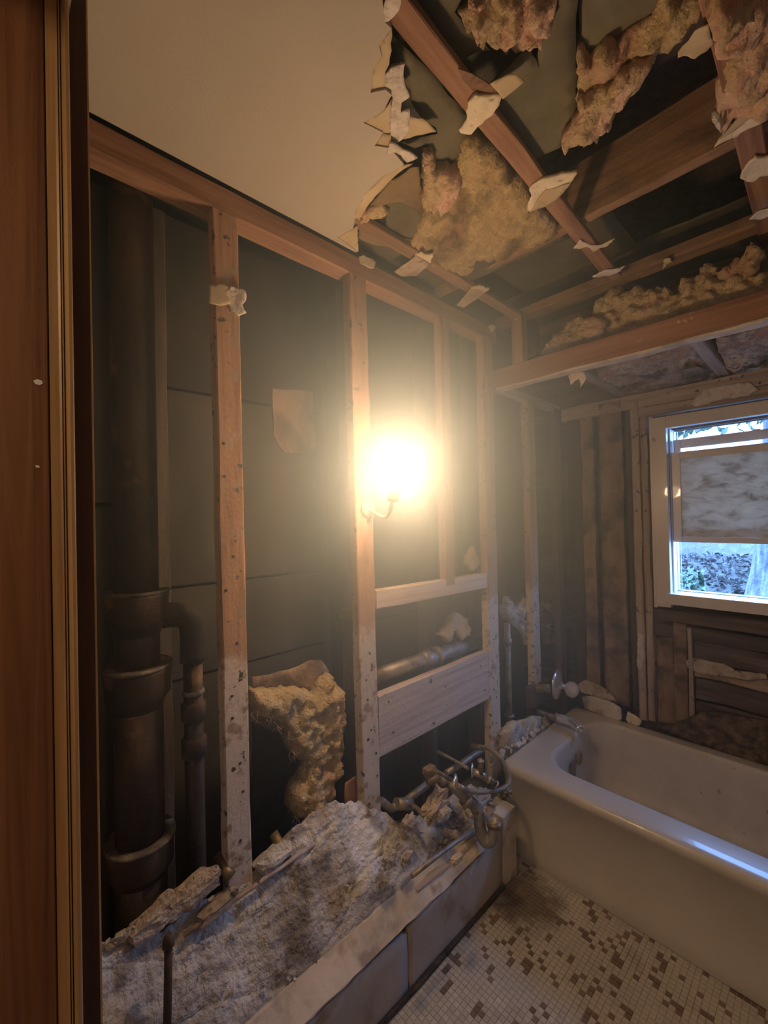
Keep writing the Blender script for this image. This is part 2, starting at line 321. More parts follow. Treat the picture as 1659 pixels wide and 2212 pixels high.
def slab(name, poly3, nrm, m, thick=.004, res=.03, jag=.003, amp=0.0, freq=6, puff=0, lump=0, lfreq=30, fine=0, seed=0, parent=None, smooth=True, curl=0, **k):
    """closed sheet or puffy mass. nrm points to the visible side."""
    c = sum((V(p) for p in poly3), V())/len(poly3); x, y, z = frame(nrm)
    pl = [V(((V(p)-c).dot(x), (V(p)-c).dot(y))) for p in poly3]; dz = [(V(p)-c).dot(z) for p in poly3]
    area = sum(pl[i].x*pl[(i+1) % len(pl)].y-pl[(i+1) % len(pl)].x*pl[i].y for i in range(len(pl)))
    if area < 0: pl.reverse(); dz.reverse()
    tilt = max(abs(d) for d in dz) > 1e-4
    vs, fs, ed, bd = tri2d(pl, res, jag)
    top = []; bot = []; so = V((seed*3.7, seed*1.3, seed*2.1))
    for v, d in zip(vs, ed):
        base = 0
        if tilt:
            ws = 0; s = 0
            for q, h in zip(pl, dz):
                w_ = 1/((v-q).length_squared+1e-5); ws += w_; s += w_*h
            base = s/ws
        p = V((v.x, v.y, 0)); h = 0; hh = 0
        if amp: base += amp*noise.noise(p*freq+so)
        if curl: base += curl*(1-min(1, d/.03))*(noise.noise(p*9+so)+.4)
        if puff:
            e = min(1, d/(puff*.9)); e = math.sqrt(max(0, 1-(1-e)**2)); h = puff*e*(.75+.5*noise.noise(p*8+so))
            if lump:
                dd, _ = noise.voronoi((p+V((noise.noise(p*20+so), noise.noise(p*20+so+V((9, 9, 9))), 0))*.02+so)*lfreq)
                h += lump*min(1, e*1.5+.15)*(.9-1.3*dd[0])
            if fine: h += fine*min(1, e*2+.2)*noise.fractal(p*45+so, 1.0, 2.2, 4)
        top.append(x*v.x+y*v.y+z*(base+h)); bot.append(x*v.x+y*v.y+z*(base-thick))
    n = len(vs); F = [tuple(f) for f in fs]+[tuple(n+i for i in reversed(f)) for f in fs]
    F += [(b, a, n+a, n+b) for a, b in bd]
    o = mesh(name, top+bot, F, m, smooth=smooth and bool(puff or amp), **k); o.location = c
    if parent: par(o, parent)
    return o
def chunk(name, c, s, m, seed=0, parent=None, sub=2, rough=.35, rot=None, freq=1.2, **k):
    bm = bmesh.new(); bmesh.ops.create_cube(bm, size=2.0); bmesh.ops.subdivide_edges(bm, edges=bm.edges[:], cuts=sub+1, use_grid_fill=True)
    so = V((seed*7.1, seed*3.3, seed))
    for v in bm.verts:
        q = v.co.copy(); r = q.normalized(); q = q.lerp(r*1.1, .45); q += r*rough*noise.noise(q*freq+so)+r*.12*noise.noise(q*4+so)
        v.co = V((q.x*s[0]/2, q.y*s[1]/2, q.z*s[2]/2))
    if rot: bmesh.ops.rotate(bm, verts=bm.verts, matrix=Matrix.Rotation(rot[0], 3, rot[1]))
    me = bpy.data.meshes.new(name); bm.to_mesh(me); bm.free(); me.materials.append(m)
    o = bpy.data.objects.new(name, me); COL.objects.link(o); o.location = c
    if parent: par(o, parent)
    return setp(o, **k)
def fibres(name, anchors, m, parent=None, length=.03, n=60, w=.0012, dirv=(0, 0, -1), spread=.8, seed=0, **k):
    rnd = random.Random(seed); vs = []; fs = []
    for i in range(n):
        a = V(rnd.choice(anchors))+V([rnd.uniform(-.012, .012) for _ in range(3)]); d = (V(dirv)+V([rnd.uniform(-spread, spread) for _ in range(3)])).normalized()
        s = d.cross(V([rnd.uniform(-1, 1) for _ in range(3)])).normalized()*w; L = length*rnd.uniform(.4, 1.2); s2 = d.cross(s).normalized()*w
        b = a+d*L*.5; c = b+(d+V([rnd.uniform(-.7, .7) for _ in range(3)])).normalized()*L*.5
        q = len(vs); vs += [a-s, a+s, a+s2, b-s*.8, b+s*.8, b+s2*.8, c]
        fs += [(q, q+1, q+4, q+3), (q+1, q+2, q+5, q+4), (q+2, q, q+3, q+5), (q+3, q+4, q+6), (q+4, q+5, q+6), (q+5, q+3, q+6)]
    return mesh(name, vs, fs, m, parent, **k)
def nails(parent, pts, d, m, r=.004):
    for p in pts:
        x, y, z = frame(d); lathe('nail_head', [(r, 0), (r, .0015), (r*.6, .0028)], p, d, m, parent, seg=8)

ZC = 2.44
# ================================================================== ROOM SHELL
# floor with mosaic tiles
floor = box('floor', (-.75, -1.3, -.06), (1.75, 2.9, -.004), M['grout'], kind='structure')
pitch = .0170; cells = []
for i in range(int((1.72-.16)/pitch)):
    for j in range(int((1.72+1.2)/pitch)):
        x = .17+i*pitch; y = 1.70-j*pitch
        d = V((x, y, 0))-CAM; f = d.dot(CF)
        vis = f > .1 and abs(d.dot(CR)/f*FPX) < PW/2+25 and -d.dot(CU)/f*FPX < PH/2+60
        cells.append((d.length if vis else 99+abs(y), x, y, vis))
cells.sort(); rnd = random.Random(3)
darkset = set()
for i in range(0, 100):
    for j in range(0, 190):
        if rnd.random() < .09:
            darkset.add((i, j))
            r_ = rnd.random()
            if r_ < .28: darkset.add((i+1, j+1))
            elif r_ < .45: darkset.add((i, j+1))
def tileverts(x, y, dark, rn):
    h = pitch/2-.0005; z0 = -.004; z1 = -.002+rn.uniform(-.0003, .0003); b = .0007
    t = rn.uniform(-.0005, .0005)
    return [(x-h, y-h, z0), (x+h, y-h, z0), (x+h, y+h, z0), (x-h, y+h, z0), (x-h+b, y-h+b, z1), (x+h-b, y-h+b, z1+t), (x+h-b, y+h-b, z1+t), (x-h+b, y+h-b, z1)]
TF = [(0, 1, 5, 4), (1, 2, 6, 5), (2, 3, 7, 6), (3, 0, 4, 7), (4, 5, 6, 7)]
tmesh = {}
for dk in (0, 1):
    me = bpy.data.meshes.new('tile'); me.from_pydata(tileverts(0, 0, dk, random.Random(1)), [], TF); me.materials.append(M['tiledark' if dk else 'tile']); tmesh[dk] = me
vsL, fsL, vsD, fsD = [], [], [], []
for idx, (dd, x, y, vis) in enumerate(cells):
    i = round((x-.17)/pitch); j = round((1.70-y)/pitch); dk = 1 if (i, j) in darkset else 0
    if idx < 300 and vis:
        o = bpy.data.objects.new('tile', tmesh[dk]); COL.objects.link(o); o.location = (x, y, rnd.uniform(-.0004, .0004)); o.rotation_euler = (rnd.uniform(-.015, .015), rnd.uniform(-.015, .015), rnd.uniform(-.02, .02)); par(o, floor)
        if dk: o['label'] = 'brown mosaic tile'
    else:
        vs, fs = (vsD, fsD) if dk else (vsL, fsL)
        q = len(vs); vs += tileverts(x, y, dk, rnd); fs += [tuple(q+a for a in f) for f in TF]
mesh('tile_field', vsL, fsL, M['tile'], floor, kind='stuff')
mesh('brown_tile_field', vsD, fsD, M['tiledark'], floor, kind='stuff')
# walls not seen
box('wall_right', (1.56, -1.2, -.02), (1.66, 2.72, 2.9), M['room'], kind='structure')
wn = empty('wall_near', (0, 0, 0), kind='structure')
box('wall_panel', (-.02, -.10, 0), (.50, .075, 2.44), M['room'], wn)
box('wall_panel', (1.48, -.10, 0), (1.56, .075, 2.44), M['room'], wn)
box('wall_panel', (.50, -.10, 2.10), (1.48, .075, 2.44), M['room'], wn)
hall = empty('wall_hall', (0, -1.2, 0), kind='structure')
box('wall_panel', (-.75, -1.3, 0), (1.66, -1.2, 2.9), M['room'], hall)
# left wall cavity back
wl = empty('wall_left', (0, .8, 0), kind='structure')
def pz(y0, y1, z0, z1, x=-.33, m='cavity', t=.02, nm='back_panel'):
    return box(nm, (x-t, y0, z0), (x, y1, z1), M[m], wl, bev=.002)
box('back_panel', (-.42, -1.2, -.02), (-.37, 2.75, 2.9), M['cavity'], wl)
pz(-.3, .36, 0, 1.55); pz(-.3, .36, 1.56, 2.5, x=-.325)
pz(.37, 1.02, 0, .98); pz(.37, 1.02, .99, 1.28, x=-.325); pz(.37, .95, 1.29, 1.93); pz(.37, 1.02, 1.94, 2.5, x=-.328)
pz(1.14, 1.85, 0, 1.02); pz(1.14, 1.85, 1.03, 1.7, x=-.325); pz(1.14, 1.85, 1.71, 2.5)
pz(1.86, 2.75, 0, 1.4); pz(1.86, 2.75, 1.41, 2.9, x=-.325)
slab('wood_patch', [V((-.322, y, z)) for y, z in ((.80, 2.0), (.98, 2.02), (.99, 1.80), (.95, 1.76), (.84, 1.76), (.80, 1.82))], (1, 0, 0), M['brownwood'], thick=.006, res=.03, parent=wl)
for y in (-.02, .38, 1.06, 1.60, 2.0):        # second row of studs at the back of the cavity
    board('rear_stud', (-.275, y, .05), (-.275, y, 2.9 if y > 1.86 else 2.44), .085, .04, (1, 0, 0), M['darkwood'], wl)
# front studs
SX = -.02
def stud(y, wd, z0, z1, nm='stud', m='stud', x=SX, t=.04, dy=0): return board(nm, (x, y, z0), (x, y+dy, z1), wd, t, (0, 1, 0), M[m], wl, jit=.0016)
st1 = stud(.497, .07, .40, 2.355, dy=-.008); st2 = stud(.982, .078, .30, 2.355, dy=-.016)
stud(1.452, .06, 1.20, 2.36, dy=0); stud(1.77, .085, .24, 2.36, dy=.012); stud(2.195, .075, .47, 2.13, dy=0); stud(.02, .07, .3, 2.36)
st1['label'] = 'stud with mortar smeared over its lower half'
stud(2.52, .07, .2, 2.13, m='darkwood')
pl = board('top_plate', (-.035, -.1, 2.39), (-.035, 1.86, 2.39), .07, .07, (0, 0, 1), M['plate'], wl)
board('soffit_plate', (-.03, 1.9, 2.145), (-.03, 2.58, 2.135), .04, .04, (0, 0, 1), M['greywood'], wl)
board('sill_plate', (-.05, -.1, .02), (-.05, 2.6, .02), .04, .09, (0, 0, 1), M['darkwood'], wl)
bl = board('blocking_board', (-.022, 1.022, .742), (-.022, 1.728, .740), .222, .036, (0, 0, 1), M['block'], wl, jit=.002); bl['label'] = 'wide pale grey blocking board between two studs'
b2 = board('blocking_board', (-.022, 1.022, 1.200), (-.022, 1.728, 1.186), .068, .04, (0, 0, 1), M['block'], wl); b2['label'] = 'narrow blocking board above the wide one'
nl = M['iron']
nails(st1, [V((.0005, .49+random.uniform(-.02, .02), z)) for z in (.62, .75, .83, .96, 1.02, 1.16, 1.31, 1.40, 1.62, 1.71, 2.1)], (1, 0, 0), nl)
nails(st2, [V((.0005, .982+random.uniform(-.025, .025), z)) for z in (.5, .58, .66, .75, .86, .93, 1.02, 2.05, 2.18)], (1, 0, 0), nl)
nails(wl, [V((.0005, 1.77+random.uniform(-.02, .02), z)) for z in (.4, .5, .62, .72, .8, .9, 1.0)], (1, 0, 0), nl)
nails(wl, [V((.0005, 2.195+random.uniform(-.01, .01), z)) for z in (.62, .9, .97, 1.15, 1.2, 1.6)], (1, 0, 0), nl)
nails(bl, [V((-.002, y, z)) for y, z in ((1.07, .82), (1.09, .70), (1.66, .80), (1.69, .68), (1.4, .78))], (1, 0, 0), nl)

# ================================================================== FAR WALL with window opening (y = 2.58)
wf = empty('wall_far', (.8, 2.58, 0), kind='structure')
WX0, WX1, WZ0, WZ1 = .545, 1.20, 1.07, 1.92
def planks(x0, x1, z0, z1, y, hgt, m, nm='sheathing_plank'):
    z = z0
    while z < z1-.01:
        h = min(hgt+random.uniform(-.01, .01), z1-z)
        box(nm, (x0, y-random.uniform(0, .005), z+.003), (x1, y+.022, z+h-.003), M[m], wf, bev=.002); z += h
planks(-.36, WX0-.005, 0, 2.9, 2.665, .15, 'darkplank'); planks(WX1+.005, 1.66, 0, 2.9, 2.665, .15, 'darkplank')
planks(WX0-.005, WX1+.005, 0, WZ0, 2.665, .15, 'darkplank'); planks(WX0-.005, WX1+.005, WZ1, 2.9, 2.665, .15, 'darkplank')
box('outer_sheathing', (-.45, 2.69, -.4), (WX0-.005, 2.71, 2.95), M['darkwood'], wf); box('outer_sheathing', (WX1+.005, 2.69, -.4), (1.7, 2.71, 2.95), M['darkwood'], wf)
box('outer_sheathing', (WX0-.005, 2.69, -.4), (WX1+.005, 2.71, WZ0), M['darkwood'], wf); box('outer_sheathing', (WX0-.005, 2.69, WZ1), (WX1+.005, 2.71, 2.95), M['darkwood'], wf)
def vb(x0, x1, z0, z1, m, y=2.585, t=.05, nm='wall_stud'): return board(nm, ((x0+x1)/2, y+t/2, z0), ((x0+x1)/2, y+t/2, z1), x1-x0, t, (1, 0, 0), M[m], wf, jit=.003)
vb(.02, .10, .35, 2.12, 'darkwood', 2.60); vb(.105, .175, .40, 2.12, 'brownwood', 2.59, nm='lath_board')
vb(.215, .335, .42, 2.12, 'brownwood', 2.575, nm='lath_board'); vb(.34, .375, .4, 2.12, 'darkwood', 2.61)
vb(.38, .418, .33, 2.10, 'greywood', 2.575); vb(.423, .455, .33, 2.05, 'greywood', 2.585)
vb(.545, .600, .34, .93, 'brownwood', 2.60); vb(.455, .54, .36, .92, 'brownwood', 2.625, .03, nm='lath_board'); vb(.605, .625, .34, .90, 'greywood', 2.59)
vb(1.25, 1.33, .34, 2.1, 'greywood', 2.58)
board('header', (.0, 2.60, 2.095), (1.56, 2.60, 2.095), .075, .05, (0, 0, 1), M['greywood'], wf, jit=.004)
board('header', (.40, 2.60, 2.03), (1.56, 2.60, 2.03), .05, .045, (0, 0, 1), M['greywood'], wf, jit=.003)
for z0, z1, y, m in ((.915, .975, 2.592, 'darkplank'), (.835, .905, 2.60, 'darkplank'), (.735, .83, 2.61, 'darkplank'), (.655, .72, 2.60, 'brownwood'), (.54, .65, 2.615, 'darkplank'), (.43, .53, 2.61, 'darkplank')):
    board('sill_board' if z0 > .9 else 'wall_plank', (.46 if z0 > .83 else .63, y+.02, (z0+z1)/2), (1.5, y+.02, (z0+z1)/2-.004), z1-z0, .035, (0, 0, 1), M[m.replace('darkplank', 'darkplankz')], wf, jit=.004, bev=.006)
slab('plaster_remnant', on(c4(1212, 575, 1250, 560, 1330, 575, 1420, 590, 1480, 630, 1560, 635, 1650, 650, 1655, 672, 1560, 680, 1400, 660, 1280, 640, 1220, 610), 1, 2.595), (0, -1, 0), M['plastertan'], thick=.02, res=.015, amp=.006, parent=wf)
slab('plaster_remnant', on(c3(1265, 730, 1330, 660, 1440, 635, 1560, 620, 1610, 660, 1560, 690, 1420, 710, 1290, 745), 1, 2.565), (0, -1, 0), M['gyp'], thick=.012, res=.015, amp=.004, parent=wf)
slab('plaster_remnant', on(c4(950, 420, 985, 440, 985, 560, 965, 640, 945, 600), 1, 2.57), (0, -1, 0), M['gyp'], thick=.006, res=.015, amp=.003, parent=wf)

# ------------------------------------------------------------------ window
w1 = empty('window_1', (.87, 2.6, WZ0), kind='structure')
def wb(nm, x0, x1, z0, z1, y0, y1, m='winpaint', p=None): return box(nm, (x0, y0, z0), (x1, y1, z1), M[m], p or w1, bev=.0015)
wb('casing', .485, .548, 1.0, 1.985, 2.555, 2.60); wb('casing', 1.195, 1.26, 1.0, 1.985, 2.555, 2.60)
wb('casing', .549, 1.194, 1.925, 1.985, 2.556, 2.60); wb('window_stool', .49, 1.26, 1.018, 1.072, 2.545, 2.66)
wb('casing_trim', .470, .484, .99, 1.995, 2.565, 2.60)
wb('jamb', .549, .556, WZ0+.005, 1.925, 2.60, 2.72, 'alum'); wb('jamb', 1.188, 1.195, WZ0+.005, 1.925, 2.60, 2.72, 'alum')
for q in range(3): wb('track_rib', .557+q*.005, .559+q*.005, WZ0+.005, 1.92, 2.665+q*.014, 2.672+q*.014, 'alum')
wb('outer_sill', .50, 1.25, 1.045, 1.068, 2.665, 2.76, 'alum')
# lower sash pushed up, upper sash dropped
sA = empty('sash', (.87, 2.62, 1.33)); par(sA, w1)
wb('stile', .558, .594, 1.335, 1.800, 2.605, 2.632, p=sA); wb('stile', 1.15, 1.187, 1.335, 1.800, 2.605, 2.632, p=sA)
wb('rail', .595, 1.149, 1.335, 1.362, 2.606, 2.631, p=sA); wb('rail', .595, 1.149, 1.765, 1.800, 2.606, 2.631, p=sA)
fr = wb('mottled_glass', .5942, 1.1498, 1.3622, 1.7648, 2.614, 2.622, 'frost', sA); fr['label'] = 'mottled grey-blue obscured pane'
sB = empty('sash', (.87, 2.64, 1.38)); par(sB, w1)
wb('stile', .560, .592, 1.38, 1.868, 2.636, 2.658, p=sB); wb('stile', 1.153, 1.186, 1.38, 1.868, 2.636, 2.658, p=sB)
wb('rail', .593, 1.152, 1.822, 1.868, 2.637, 2.657, p=sB); wb('rail', .593, 1.152, 1.38, 1.41, 2.637, 2.657, p=sB)
wb('pane', .593, 1.152, 1.411, 1.821, 2.645, 2.649, 'glass', sB)

# ------------------------------------------------------------------ outside the window
gv, gf = [], []
nx, ny = 90, 70
for j in range(ny):
    for i in range(nx):
        x = -9+i*.16; y = 3.0+(j/ny)**1.5*18; gv.append((x, y, -.35+.085*(y-3)+.012*(y-3)**1.4+.06*noise.noise(V((x, y, 0))*1.6)))
for j in range(ny-1):
    for i in range(nx-1): gf.append((j*nx+i, j*nx+i+1, (j+1)*nx+i+1, (j+1)*nx+i))
gr = mesh('ground', gv, gf, M['leaf'], smooth=True, kind='structure')
def gz(x, y): return -.35+.085*(y-3)+.012*max(0, y-3)**1.4+.06*noise.noise(V((x, y, 0))*1.6)
def leaves(nm, n, rx, ry, rz, sz, m, sd, **k):
    r = random.Random(sd); vs = []; fs = []
    for i in range(n):
        c = V((r.uniform(*rx), r.uniform(*ry), 0)); c.z = gz(c.x, c.y)+r.uniform(*rz)
        a = V([r.uniform(-1, 1) for _ in range(3)]).normalized(); b_ = a.cross(V([r.uniform(-1, 1) for _ in range(3)])).normalized(); s = sz*r.uniform(.6, 1.3)
        q = len(vs); vs += [c-a*s, c+b_*s*.55, c+a*s, c-b_*s*.55]; fs += [(q, q+1, q+2), (q, q+2, q+3)]
    return mesh(nm, vs, fs, m, **k)
leaves('leaf_litter', 7000, (-4.5, 1.6), (3.2, 11), (0, .03), .06, M['leaf'], 4, kind='stuff', label='fallen leaves strewn over the ground outside the window', cat='leaves')
iv = leaves('ivy_patch', 4200, (-.03, .17), (4.6, 5.6), (-.1, .95), .04, M['ivy'], 5, kind='stuff', label='dark ivy growing outside left edge of the window', cat='ivy')
tx, ty = .70, 8.0
tk = empty('tree', (tx, ty, gz(tx, ty)), label='thick tree trunk standing outside the window on leafy ground', cat='tree')
vs = []; fs = []
for i in range(26):
    z = gz(tx, ty)-.2+i*.25
    for j in range(24):
        a = j/24*math.tau; r = (.36+.22*math.exp(-i*.5))*(1+.18*noise.noise(V((math.cos(a)*1.5, math.sin(a)*1.5, i*.15)))); vs.append((tx+.05*i*.2+r*math.cos(a), ty+r*math.sin(a), z))
for i in range(25):
    for j in range(24): fs.append((i*24+j, i*24+(j+1) % 24, (i+1)*24+(j+1) % 24, (i+1)*24+j))
mesh('trunk', vs, fs, M['bark'], tk, smooth=True)
r = random.Random(9)
for q in range(7):
    a = V((tx+.1, ty, 3.0+q*.3)); e = a+V((r.uniform(-2.2, 2.2), r.uniform(-1.5, .5), r.uniform(.3, 1.0)))
    tube('branch', smoothpath([a, a.lerp(e, .5)+V((0, 0, .15)), e], 4), [.06]*4+[.03]*5, M['bark'], tk, seg=8)
r = random.Random(12); vs = []; fs = []
for i in range(5200):
    c = V((r.gauss(-1.5, 1.6), 6.6+r.uniform(0, 2), r.uniform(2.6, 4.6)))
    if noise.noise(c*1.3) < .02: continue
    a = V([r.uniform(-1, 1) for _ in range(3)]).normalized()*.07; b_ = a.cross(V((r.uniform(-1, 1), .3, .5))).normalized()*.04; q = len(vs)
    vs += [c-a, c+b_, c+a, c-b_]; fs += [(q, q+1, q+2), (q, q+2, q+3)]
mesh('foliage', vs, fs, M['ivy'], tk, kind='stuff')

# ================================================================== CEILING
ce = empty('ceiling', (.6, 1.2, ZC), kind='structure')
box('roof_deck', (-.45, -1.3, 2.88), (1.7, 2.75, 2.95), M['darkwood'], ce)
hole = c1(380, -60, 380, 0, 400, 150, 440, 185, 400, 240, 360, 300, 375, 370, 320, 450, 303, 605, 400, 585, 440, 620, 390, 720, 258, 800, 385, 865, 330, 950, 430, 965, 520, 1070, 495, 1090, 380, 1150, 270, 1260, 205, 1370, 200, 1420, 190, 1490, 90, 1545, 205, 1632)
hp = on(hole, 2, 2.43)
dp = [V((.008, -.1, 2.43)), V((.9, -.1, 2.43)), V((.82, .35, 2.43)), V((.68, .42, 2.43))]+hp+[V((.008, .955, 2.43))]
slab('drywall_sheet', dp, (0, 0, -1), M['ceil'], thick=.012, res=.05, jag=.0, parent=ce)
slab('drywall_sheet', [V((.9, -.1, 2.43)), V((1.56, -.1, 2.43)), V((1.56, .4, 2.43)), V((1.3, .46, 2.43)), V((1.1, .36, 2.43)), V((.84, .36, 2.43))], (0, 0, -1), M['ceil'], thick=.012, res=.05, jag=.004, parent=ce)
box('drywall_sheet', (-.4, -1.3, 2.43), (1.66, -.1, 2.442), M['ceil'], ce)
def cs(pts, z=2.434, m='card', nm='torn_paper_flap', th=.0015, res=.012, jag=.002, amp=.002, freq=14, p=None, **k):
    return slab(nm, on(pts, 2, z), (0, 0, -1), M[m], thick=th, res=res, jag=jag, amp=amp, freq=freq, parent=p if p is not None else ce, **k)
cs(c1(442, 183, 440, 330, 425, 420, 400, 470, 405, 580, 303, 607, 318, 450, 375, 370, 358, 300))
cs(c1(442, 640, 430, 760, 430, 870, 385, 868, 256, 802, 390, 718), z=2.432)
cs(c1(385, 868, 435, 880, 432, 968, 328, 952), z=2.4335)
cs(c1(580, 1068, 420, 1185, 300, 1330, 235, 1420, 198, 1425, 203, 1370, 268, 1260, 380, 1148, 495, 1088), z=2.432, amp=.006)
cs(c1(188, 1490, 218, 1470, 222, 1640, 205, 1640, 88, 1546), z=2.432)
cs(c1(540, 760, 640, 770, 690, 810, 732, 860, 600, 885, 520, 912, 545, 840), z=2.445)
cs(c1(440, 440, 490, 430, 528, 418, 515, 500, 530, 570, 560, 630, 505, 670, 500, 740, 560, 715, 555, 850, 520, 900, 470, 935, 430, 955, 422, 760, 450, 640, 402, 570, 382, 520, 420, 470), z=2.439, m='gyp', nm='gypsum_edge', th=.008, res=.008, amp=.005, freq=30)
cs(c1(425, -40, 500, -30, 490, 60, 460, 110, 425, 150, 380, 155, 385, 60), z=2.428, m='gyp', nm='gypsum_edge', th=.008, res=.008, amp=.006, freq=30)
cs(c1(430, 930, 480, 950, 560, 990, 610, 1030, 540, 1060, 470, 1000, 405, 1005), z=2.428, m='gyp', nm='gypsum_edge', th=.005, res=.008, amp=.008, freq=25)
# strapping boards under the joists
def strap(x0, y0, x1, y1, w_, z=2.45, m='joist', nm='strapping_board', t=.02): return board(nm, (x0, y0, z), (x1, y1, z), w_, t, (1, 0, 0), M[m], ce)
s1 = board('strapping_board', (.612, .42, 2.45), (.548, 1.86, 2.45), .050, .02, (1, 0, 0), M['plate'], ce); s1['label'] = 'long reddish strapping board crossing the open ceiling'
strap(.118, .70, .116, 1.86, .05); strap(1.02, .5, 1.005, 1.95, .055, m='plate')
def jst(y, x0, x1, h=.19, t=.04, z0=2.46): return board('joist', (x0, y, z0+h/2), (x1, y, z0+h/2), h, t, (0, 0, 1), M['joist'], ce, jit=.002)
jst(1.445, -.1, 1.55); board('joist', (-.1, 1.94, 2.48), (1.55, 1.94, 2.48), .075, .04, (0, 1, 0), M['joist'], ce, jit=.002); jst(2.4, -.1, 1.55)
board('joist', (-.05, .1, 2.55), (-.05, 2.6, 2.55), .18, .04, (0, 0, 1), M['darkwood'], ce)
# soffit over the tub
so = empty('soffit_frame', (.7, 1.9, 2.11), label='reddish wooden beam and framing of lowered ceiling over the bathtub', cat='soffit')
board('beam', (-.02, 1.872, 2.172), (1.55, 1.872, 2.160), .095, .04, (0, 0, 1), M['beam'], so, jit=.001)
board('plaster_lip', (.0, 1.868, 2.120), (1.55, 1.868, 2.108), .05, .012, (0, 1, 0), M['board'], so, jit=.003)
board('post', (.115, 1.88, 2.22), (.113, 1.88, 2.46), .056, .05, (1, 0, 0), M['plate'], so)
board('ceiling_joist', (.345, 1.89, 2.165), (.345, 2.58, 2.165), .045, .05, (1, 0, 0), M['greywood'], so)
board('ceiling_joist', (.785, 1.89, 2.165), (.785, 2.58, 2.165), .045, .05, (1, 0, 0), M['greywood'], so)
board('ceiling_joist', (1.25, 1.89, 2.165), (1.25, 2.58, 2.165), .045, .05, (1, 0, 0), M['greywood'], so)
slab('torn_paper_flap', on(c3(650, 590, 690, 560, 730, 575, 740, 600, 710, 650, 705, 600, 660, 635), 1, 1.90), (0, -1, 0), M['gyp'], thick=.002, res=.01, amp=.004, parent=so)
# kraft paper facing
def paper(pts, z, m='kraft', **k): return cs(pts, z=z, m=m, nm='insulation_facing', th=.002, res=.03, jag=.004, amp=.009, freq=5, **k)
kp = empty('insulation_paper', (.7, 1.0, 2.47), label='dark olive asphalt paper facing torn open between the joists', cat='insulation paper')
paper(c1(440, -120, 900, -120, 900, 0, 850, 100, 920, 180, 990, 240, 1050, 300, 1080, 335, 1000, 350, 950, 380, 880, 430, 760, 380, 640, 240, 500, 40), 2.475, p=kp, seed=1)
paper(c1(1500, -120, 1655, -120, 1655, 0, 1650, 500, 1640, 780, 1540, 970, 1400, 1030, 1340, 1080, 1180, 960, 1040, 800, 1060, 740, 1180, 640, 1310, 530, 1250, 480, 1080, 540, 1200, 430, 1290, 330, 1340, 320, 1380, 370, 1405, 450, 1390, 350, 1400, 270, 1460, 150, 1530, 20), 2.472, p=kp, seed=2)
paper(c2(245, -120, 900, -120, 890, 0, 780, 150, 680, 200, 530, 330, 440, 300, 350, 430, 330, 430, 262, 380, 250, 200), 2.490, p=kp, seed=3)
paper(c1(450, 240, 540, 330, 930, 740, 920, 890, 900, 1000, 790, 1095, 700, 1050, 640, 980, 670, 930, 590, 960, 500, 920, 640, 890, 740, 870, 730, 830, 640, 780, 580, 700, 530, 560, 520, 430, 440, 430, 430, 300), 2.470, p=kp, seed=4)
paper(c1(400, 1340, 560, 1200, 620, 1100, 640, 1380, 660, 1480, 560, 1560, 400, 1500), 2.468, p=kp, seed=5)
paper(c1(205, 1420, 300, 1330, 400, 1330, 560, 1500, 700, 1640, 900, 1800, 700, 1900, 450, 1790, 220, 1640), 2.485, p=kp, seed=6)
paper(c1(700, 1680, 900, 1780, 1000, 1690, 1300, 1640, 1500, 1500, 1620, 1540, 1300, 1690, 1000, 1810, 850, 1900), 2.462, p=kp, seed=7)
slab('insulation_facing', [V(q) for q in ((.14, 1.47, 2.56), (.62, 1.47, 2.56), (.62, 1.91, 2.56), (.14, 1.91, 2.56))], (0, 0, -1), M['kraft'], thick=.003, res=.04, amp=.012, parent=kp)
slab('insulation_facing', [V(q) for q in ((-.02, 1.96, 2.60), (.95, 1.96, 2.60), (.95, 2.38, 2.6), (-.02, 2.38, 2.6))], (0, 0, -1), M['kraft'], thick=.003, res=.04, amp=.012, parent=kp)
slab('insulation_facing', [V(q) for q in ((.05, .52, 2.56), (.95, .52, 2.56), (.88, .95, 2.55), (.1, .95, 2.55))], (0, 0, -1), M['kraftblack'], thick=.003, res=.04, amp=.012, parent=kp)
def triflap(pts, z, m, **k): return cs(pts, z=z, m=m, p=ce, **k)
cs(c1(430, 1180, 560, 1100, 620, 1100, 635, 1250, 640, 1390, 520, 1330, 400, 1335, 300, 1335), z=2.45, m='brownpaper', nm='brown_paper', amp=.008, p=kp)
cs(c1(230, 1470, 330, 1440, 470, 1530, 560, 1560, 700, 1650, 620, 1660, 500, 1640, 330, 1600, 225, 1560), z=2.462, m='brownpaper', nm='brown_paper', amp=.008, p=kp)
